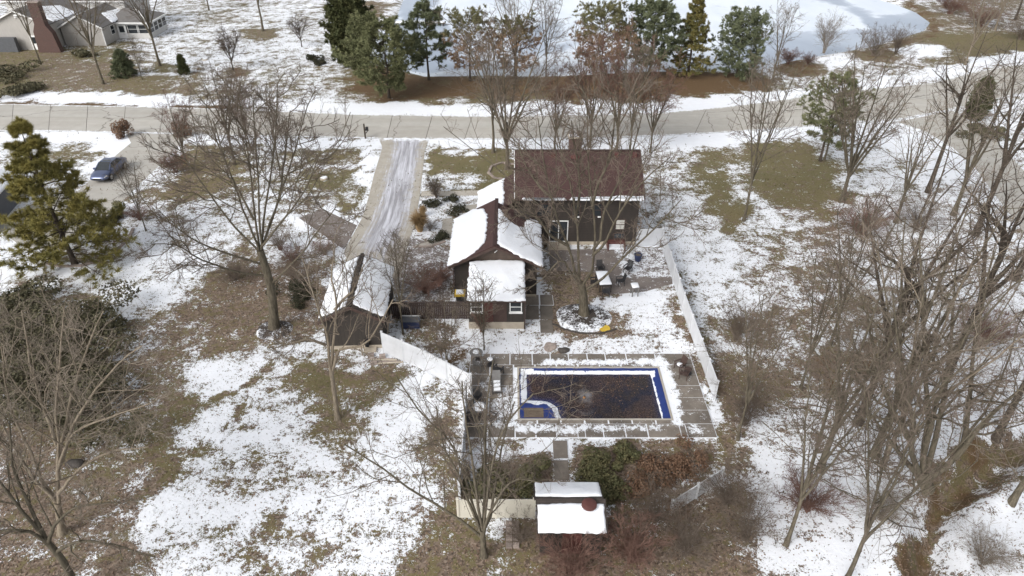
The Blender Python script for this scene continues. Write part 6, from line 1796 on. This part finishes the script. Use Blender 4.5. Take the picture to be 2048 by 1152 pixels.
# bare shrubs
TS_ = [
 ('bare_shrub','pale fan-shaped willow bush on the pond shore', 1648, 106, 2.6, 6.5, 'twig_pale', 26, .03),
 ('bare_shrub','brown twiggy bush on the pond shore right of the willow', 1745, 112, 3.2, 5.0, 'twig', 26, .02),
 ('bare_shrub','second brown twiggy bush further right on the shore', 1790, 108, 2.4, 4.5, 'twig', 20, .02),
 ('bare_shrub','low red-brown bush left of the willow bush', 1575, 128, 1.8, 2.4, 'twig_red', 22, .0),
 ('bare_shrub','red-brown bush at the foot of the willow bush', 1615, 130, 1.3, 1.8, 'twig_red', 18, .0),
 ('bare_shrub','reddish bush beside the shed and the gravel drive', 850, 585, 2.0, 2.0, 'twig_red', 26, .0),
 ('bare_shrub','reddish bush against the garage side wall', 880, 570, 1.5, 1.8, 'twig_red', 20, .0),
 ('bare_shrub','red-stemmed shrub before the porch window', 962, 664, .8, 2.1, 'twig_red', 9, .0),
 ('bare_shrub','dark multi-stem shrub beside the front walk', 872, 395, 1.2, 2.2, 'twig_dark', 14, .0),
 ('bare_shrub','twiggy brown shrub in the entry bed', 860, 462, 1.0, 1.2, 'twig', 16, .0),
 ('bare_shrub','wide brown brush by the lower right terrace corner', 1490, 850, 2.2, 3.2, 'twig', 30, .0),
 ('bare_shrub','brown brush in front of the slanting fence', 1450, 1010, 2.2, 2.8, 'twig', 30, .0),
 ('bare_shrub','tall red-brown brush right of the pump house door', 1260, 1120, 1.9, 2.6, 'twig_red', 30, .0),
 ('bare_shrub','red-brown brush in front of the pump house', 1140, 1150, 1.9, 2.4, 'twig_red', 28, .0),
 ('bare_shrub','brown brush at the bottom edge right of the pump house', 1370, 1110, 2.2, 2.6, 'twig', 30, .0),
 ('bare_shrub','brown brush on the right side of the pump house', 1310, 1040, 1.8, 2.4, 'twig', 26, .0),
 ('bare_shrub','brush on the leafy slope nearest the fence', 1470, 680, 2.0, 3.0, 'twig', 22, .0),
 ('bare_shrub','tangled brush below the dark twin-limbed tree', 1720, 470, 2.8, 3.2, 'twig_red', 28, .0),
 ('bare_shrub','tangled brush left of the side road', 1830, 460, 2.8, 3.4, 'twig', 28, .0),
 ('bare_shrub','rusty brush behind the many-stemmed mossy tree', 1960, 690, 2.6, 2.8, 'twig_red', 26, .0),
 ('bare_shrub','pinkish brush in the lower middle of the woods', 1610, 1020, 2.0, 2.4, 'twig_red', 26, .0),
 ('bare_shrub','brush below the terrace beside the bottom slender tree', 1490, 1080, 2.0, 2.6, 'twig', 26, .0),
 ('bare_shrub','pale thin brush at the bottom right', 1960, 1130, 1.6, 2.2, 'twig_pale', 22, .0),
 ('bare_shrub','brush in the middle of the snowy woods floor', 1760, 1040, 1.8, 2.2, 'twig_pale', 22, .0),
 ('bare_shrub','brown brush at the foot of the cream fence', 1040, 1085, 1.3, 1.6, 'twig', 20, .0),
 ('bare_shrub','twiggy brush on the left bank of the wide old tree', 470, 560, 2.4, 2.0, 'twig', 24, .0),
 ('bare_shrub','tan twiggy brush right of the wide old trunk', 592, 560, 1.8, 2.2, 'twig', 24, .0),
 ('bare_shrub','tan twiggy brush between the wide old tree and the paved pad', 560, 500, 1.9, 2.3, 'twig', 24, .0),
 ('bare_shrub','reddish twigs at the lower corner of the paved pad', 650, 510, 1.3, 1.5, 'twig_red', 24, .0),
 ('bare_shrub','twiggy brush behind the shed', 585, 525, 1.5, 1.5, 'twig_red', 24, .0),
 ('bare_shrub','twiggy shrub beside the neighbour driveway', 352, 345, 1.8, 2.4, 'twig_red', 22, .0),
 ('bare_shrub','twiggy shrub at the lower end of the neighbour driveway', 280, 440, 1.4, 1.4, 'twig_red', 18, .0),
 ('bare_shrub','brown brush below the sunroom windows', 262, 72, 2.0, 1.4, 'twig_red', 22, .0),
 ('bare_shrub','brush on the far pond bank at the right', 1900, 28, 4.0, 4.0, 'twig_red', 26, .0),
 ('bare_shrub','dark brush on the far pond bank near the corner', 1960, 52, 4.0, 3.5, 'twig_red', 26, .0),
 ('bare_shrub','brush on the upper right bank', 2040, 80, 4.0, 3.5, 'twig', 26, .0),
]
ts_proto = {}
for i, (nm, lb, px, py, rad, h, tw_, st, cv) in enumerate(TS_):
    key = (tw_, st)
    key = tw_
    if key in ts_proto and cv == 0:
        p0, r0_, h0_ = ts_proto[key]
        copy_thing(p0, gl3(px, py), 1.7*i, (rad/r0_, rad/r0_, h/h0_), lb)
    else:
        ts_proto[key] = (twig_shrub(nm, lb, gl3(px, py), 500+i, rad, h, tw_, st, (7,5,4)), rad, h)
grass_clump('ornamental_grass', 'tall straw-coloured ornamental grass beside the driveway', gl3(840,462), 601, 1.0, 2.1)
grass_clump('ornamental_grass', 'small straw-coloured grass tuft behind the tall clump', gl3(846,432), 602, .5, 1.1, 400)

# ------------------------------------------------------------------ edging stones round beds
def edging(name, label, pts, n, sz=(.22,.14,.12), cat='edging', mat='stone'):
    P = resample(np.array([G(x, y)[:2] for x, y in pts]), n)
    t = thing(name, label, cat, (P[0][0], P[0][1], 0))
    ms = []
    for k in range(3):
        mb = MB(); a, b, c = [s*random.uniform(.85,1.15) for s in sz]
        mb.extrude([(-a*.95,-b,0),(a,-b*.9,0),(a*.95,b,0),(-a,b*.92,0)], (0,0,c)); ms.append(mesh_from('stone', mb.v, mb.f, M[mat]))
    for i in range(n):
        d = P[min(i+1,n-1)]-P[max(i-1,0)]
        o = put('stone', ms[i%3], t, (P[i][0]-P[0][0], P[i][1]-P[0][1], random.uniform(-.02,.03)))
        o.rotation_euler = (0,0,math.atan2(d[1],d[0])+random.gauss(0,.08))
    return t
edging('stone_edging', 'curved stone edging of the neighbour planting bed', [(95,528),(125,534),(165,532),(200,522),(235,500),(258,478),(266,460)], 44)
edging('stone_edging', 'oval ring of stones round the tree at the front of the house', [(1040,352),(1020,360),(990,357),(977,347),(983,333),(1005,326),(1035,330)], 40, (.2,.12,.14))
edging('stone_edging', 'dark curved edging below the gravel of the big tree ring', [(1108,650),(1130,660),(1160,667),(1200,668),(1230,660)], 30, (.16,.06,.10), mat='rock')
edging('stone_edging', 'kerb of pavers at the foot of the entry bed', [(832,495),(860,494),(885,486)], 16, (.3,.1,.12))
# snow ring of mulch at big tree
def ring_mulch(name, label, c, rad, mat='rock'):
    p = G(*c); t = thing(name, label, 'mulch', (p[0], p[1], 0))
    r = np.random.default_rng(9); n = 40
    pts = [(rad*(1+.06*math.sin(3*a+1))*math.cos(a), rad*.95*(1+.05*math.cos(2*a))*math.sin(a)) for a in np.linspace(0,6.283,n,endpoint=False)]
    mb = MB(); i = 0
    mb.v = [(x,y,0) for x,y in pts]+[(x*.92,y*.92,.10) for x,y in pts]+[(x*.4,y*.4,.2) for x,y in pts]
    for j in range(2):
        for k in range(n):
            m_ = (k+1)%n; mb.f.append((j*n+k, j*n+m_, (j+1)*n+m_, (j+1)*n+k))
    mb.f.append(tuple(2*n+k for k in range(n)))
    part('mulch_mound', mb, M['mulch'], t, world=False, smooth=True)
    return t
mm = NT('dark_mulch'); Pq = mm.pos()
ob = mm.obj(); sp_ = mm.add('ShaderNodeSeparateXYZ'); mm.t.links.new(ob, sp_.inputs[0])
rad_ = mm.math('SQRT', mm.math('ADD', mm.math('POWER', sp_.outputs[0], 2.0), mm.math('POWER', sp_.outputs[1], 2.0)))
mk2, _ = snow_mask(mm, Pq, mm.ramp(mm.math('SUBTRACT', rad_, mm.math('MULTIPLY', sp_.outputs[1], .25)), .4, 2.3, .22, .60), 2.0)
mm.col(mm.mix(mk2, mm.mix(mm.noise(Pq, 12, 4), (.025,.02,.017), (.07,.055,.045)), SNOW_C)); mm.rough(.95); mm.bump(mm.math('ADD', mk2, mm.noise(Pq, 14, 4)), .6, .06)
M['mulch'] = mm.m
ring_mulch('mulch_ring', 'dark snow-flecked mulch ring at the foot of the big forked tree', (1166,636), 2.15)
ring_mulch('mulch_ring', 'dark mulch ring round the foot of the wide old tree', (548,660), 1.35)

# paver steps in the brush under the cream fence, planks by the shed
stp = thing('paver_steps', 'worn paver steps below the cream fence', 'steps', (*G(1025,1075)[:2], 0))
for k in range(4):
    for q in range(2):
        p = G(1018+q*14, 1050+k*14)
        part('paver', MB().box(p[0]-.17,p[0]+.17,p[1]-.16,p[1]+.16,0,.10+.03*(3-k)), M['stone'], stp)
pl = thing('board_pile', 'pinkish boards and blocks lying before the shed door', 'boards', (*G(755,722)[:2], 0))
for k in range(4):
    p = G(735+k*6, 718+k*3)
    part('board', MB().box(p[0],p[0]+1.9,p[1]-.07,p[1]+.07,.02+.03*(k%2),.06+.03*(k%2), R(-4+k*3)), M['foundation'] if k%2 else M['stone'], pl)
for x, y in ((748,728),(742,712),(765,714)):
    p = G(x,y); part('block', MB().box(p[0]-.22,p[0]+.22,p[1]-.14,p[1]+.14,0,.2,.2), M['stone'], pl)

# ------------------------------------------------------------------ loose litter, leaves and turf tufts
def scatter(name, label, mat, n, box, keep, size, seed, lift=.02, upright=False, cat='leaves', z=None):
    r = np.random.default_rng(seed)
    X = r.uniform(box[0], box[1], n); Y = r.uniform(box[2], box[3], n)
    k = keep(X, Y, r); X, Y = X[k], Y[k]; m = len(X)
    Zb = ditch_z(X, Y) if z is None else z(X, Y)
    p = np.stack([X, Y, Zb+lift], -1)
    nrm = unit(r.normal(0, .55, (m,3))+np.array([0,0,1.])); u = unit(np.cross(nrm, r.normal(size=(m,3)))); v = np.cross(nrm, u)
    if upright:
        u = unit(np.stack([r.normal(size=m), r.normal(size=m), 0*X], -1)); v = unit(np.stack([r.normal(0,.5,m), r.normal(0,.5,m), np.ones(m)], -1))
        s = size*r.uniform(.5,1.3,(m,1))
        V = np.stack([p-u*s*.35-v*.02, p+u*s*.35-v*.02, p+v*s*1.4], 1).reshape(-1,3); F_ = np.arange(m*3).reshape(-1,3)
    else:
        s = size*r.uniform(.5,1.35,(m,1))
        V = np.stack([p-u*s, p-v*s*.55, p+u*s, p+v*s*.55], 1).reshape(-1,3); F_ = np.arange(m*4).reshape(-1,4)
    o = put(name, mesh_from(name, V, F_, M[mat])); o['kind'] = 'stuff'; o['label'] = label; o['category'] = cat
    return o
DECKR = [(DX0-.3,DY0-.2),(DX1+.3,DY0-.2),(DX1+.3,DY1+.2),(DX0-.3,DY1+.2)]
SOLID = [GP([(690,505),(812,470),(765,290),(850,290)]), DECKR, [(gx0-.2,py0-.2),(12,py0+4),(12,64),(gx0-.2,64)], [(px0-.3,py0-.3),(px1+.3,py0-.3),(px1+.3,48),(px0-.3,48)]]
def off_solid(X, Y):
    k = np.ones(X.shape, bool)
    for s_ in SOLID: k &= sdist(X, Y, s_) < 0
    k &= sdist(X, Y, [tuple(a) for a in se]+[tuple(a) for a in ne[::-1]]) < .2
    k &= sdist(X, Y, POND) < .5
    return k
def keep_leaf(X, Y, r):
    c = cover(X, Y); d = c[...,1]*(1-.93*np.clip(c[...,0]*1.25-.1,0,1))*np.where(Y>60,.5,1)
    return (r.uniform(0,1,X.shape) < d) & off_solid(X, Y)
def keep_turf(X, Y, r):
    c = cover(X, Y); d = (1-c[...,1]*.8)*(1-c[...,3])*(1-.55*c[...,0])*.55
    return (r.uniform(0,1,X.shape) < d) & off_solid(X, Y) & (c[...,0] < .96)
scatter('fallen_leaves', 'brown fallen leaves scattered over lawn and woods', 'litter', 210000, (-34,42,17,62), keep_leaf, .062, 71)
scatter('fallen_leaves', 'brown fallen leaves on the far banks and verges', 'litter', 60000, (-90,110,60,140), keep_leaf, .10, 72)
scatter('turf_tufts', 'dormant grass tufts poking through the snow', 'turf', 170000, (-36,42,17,70), keep_turf, .085, 73, 0, True, 'grass')
scatter('turf_tufts', 'dormant grass tufts across the far yards', 'turf', 90000, (-95,110,66,145), keep_turf, .14, 74, 0, True, 'grass')
def keep_pool(X, Y, r):
    n = .5+.5*np.sin(X*1.3+1.2*np.sin(Y*2.1))*np.cos(Y*1.7+X*.4)
    d = n**2.2*np.where((Y > 35.8) | (X > 8.2), 1.1, .3); d = np.where((np.hypot((X-4.9)/1.4,(Y-35.0)/1.6) < 1), .12, d)
    return (r.uniform(0,1,X.shape) < d) & (pool_z(X,Y) < -.12)
scatter('floating_leaves', 'brown leaves lying on the meltwater of the pool cover', 'dryleaf', 5200, (PX0+.2,PX1-.2,PY0+.2,PY1-.2), keep_pool, .045, 75, .004, z=lambda X, Y: np.full(X.shape, -.105))
def keep_deck(X, Y, r):
    return (sdist(X,Y,DECKR) > .3) & (sdist(X,Y,[(PX0-.2,PY0-.2),(PX1+.2,PY0-.2),(PX1+.2,PY1+.2),(PX0-.2,PY1+.2)]) < 0) & (r.uniform(0,1,X.shape) < np.where(X > 10.5, .8, .35))
scatter('terrace_leaves', 'few brown leaves strewn over the terrace slabs', 'litter', 1200, (DX0,DX1,DY0,DY1), keep_deck, .04, 76, .012, z=lambda X, Y: np.full(X.shape, .106))
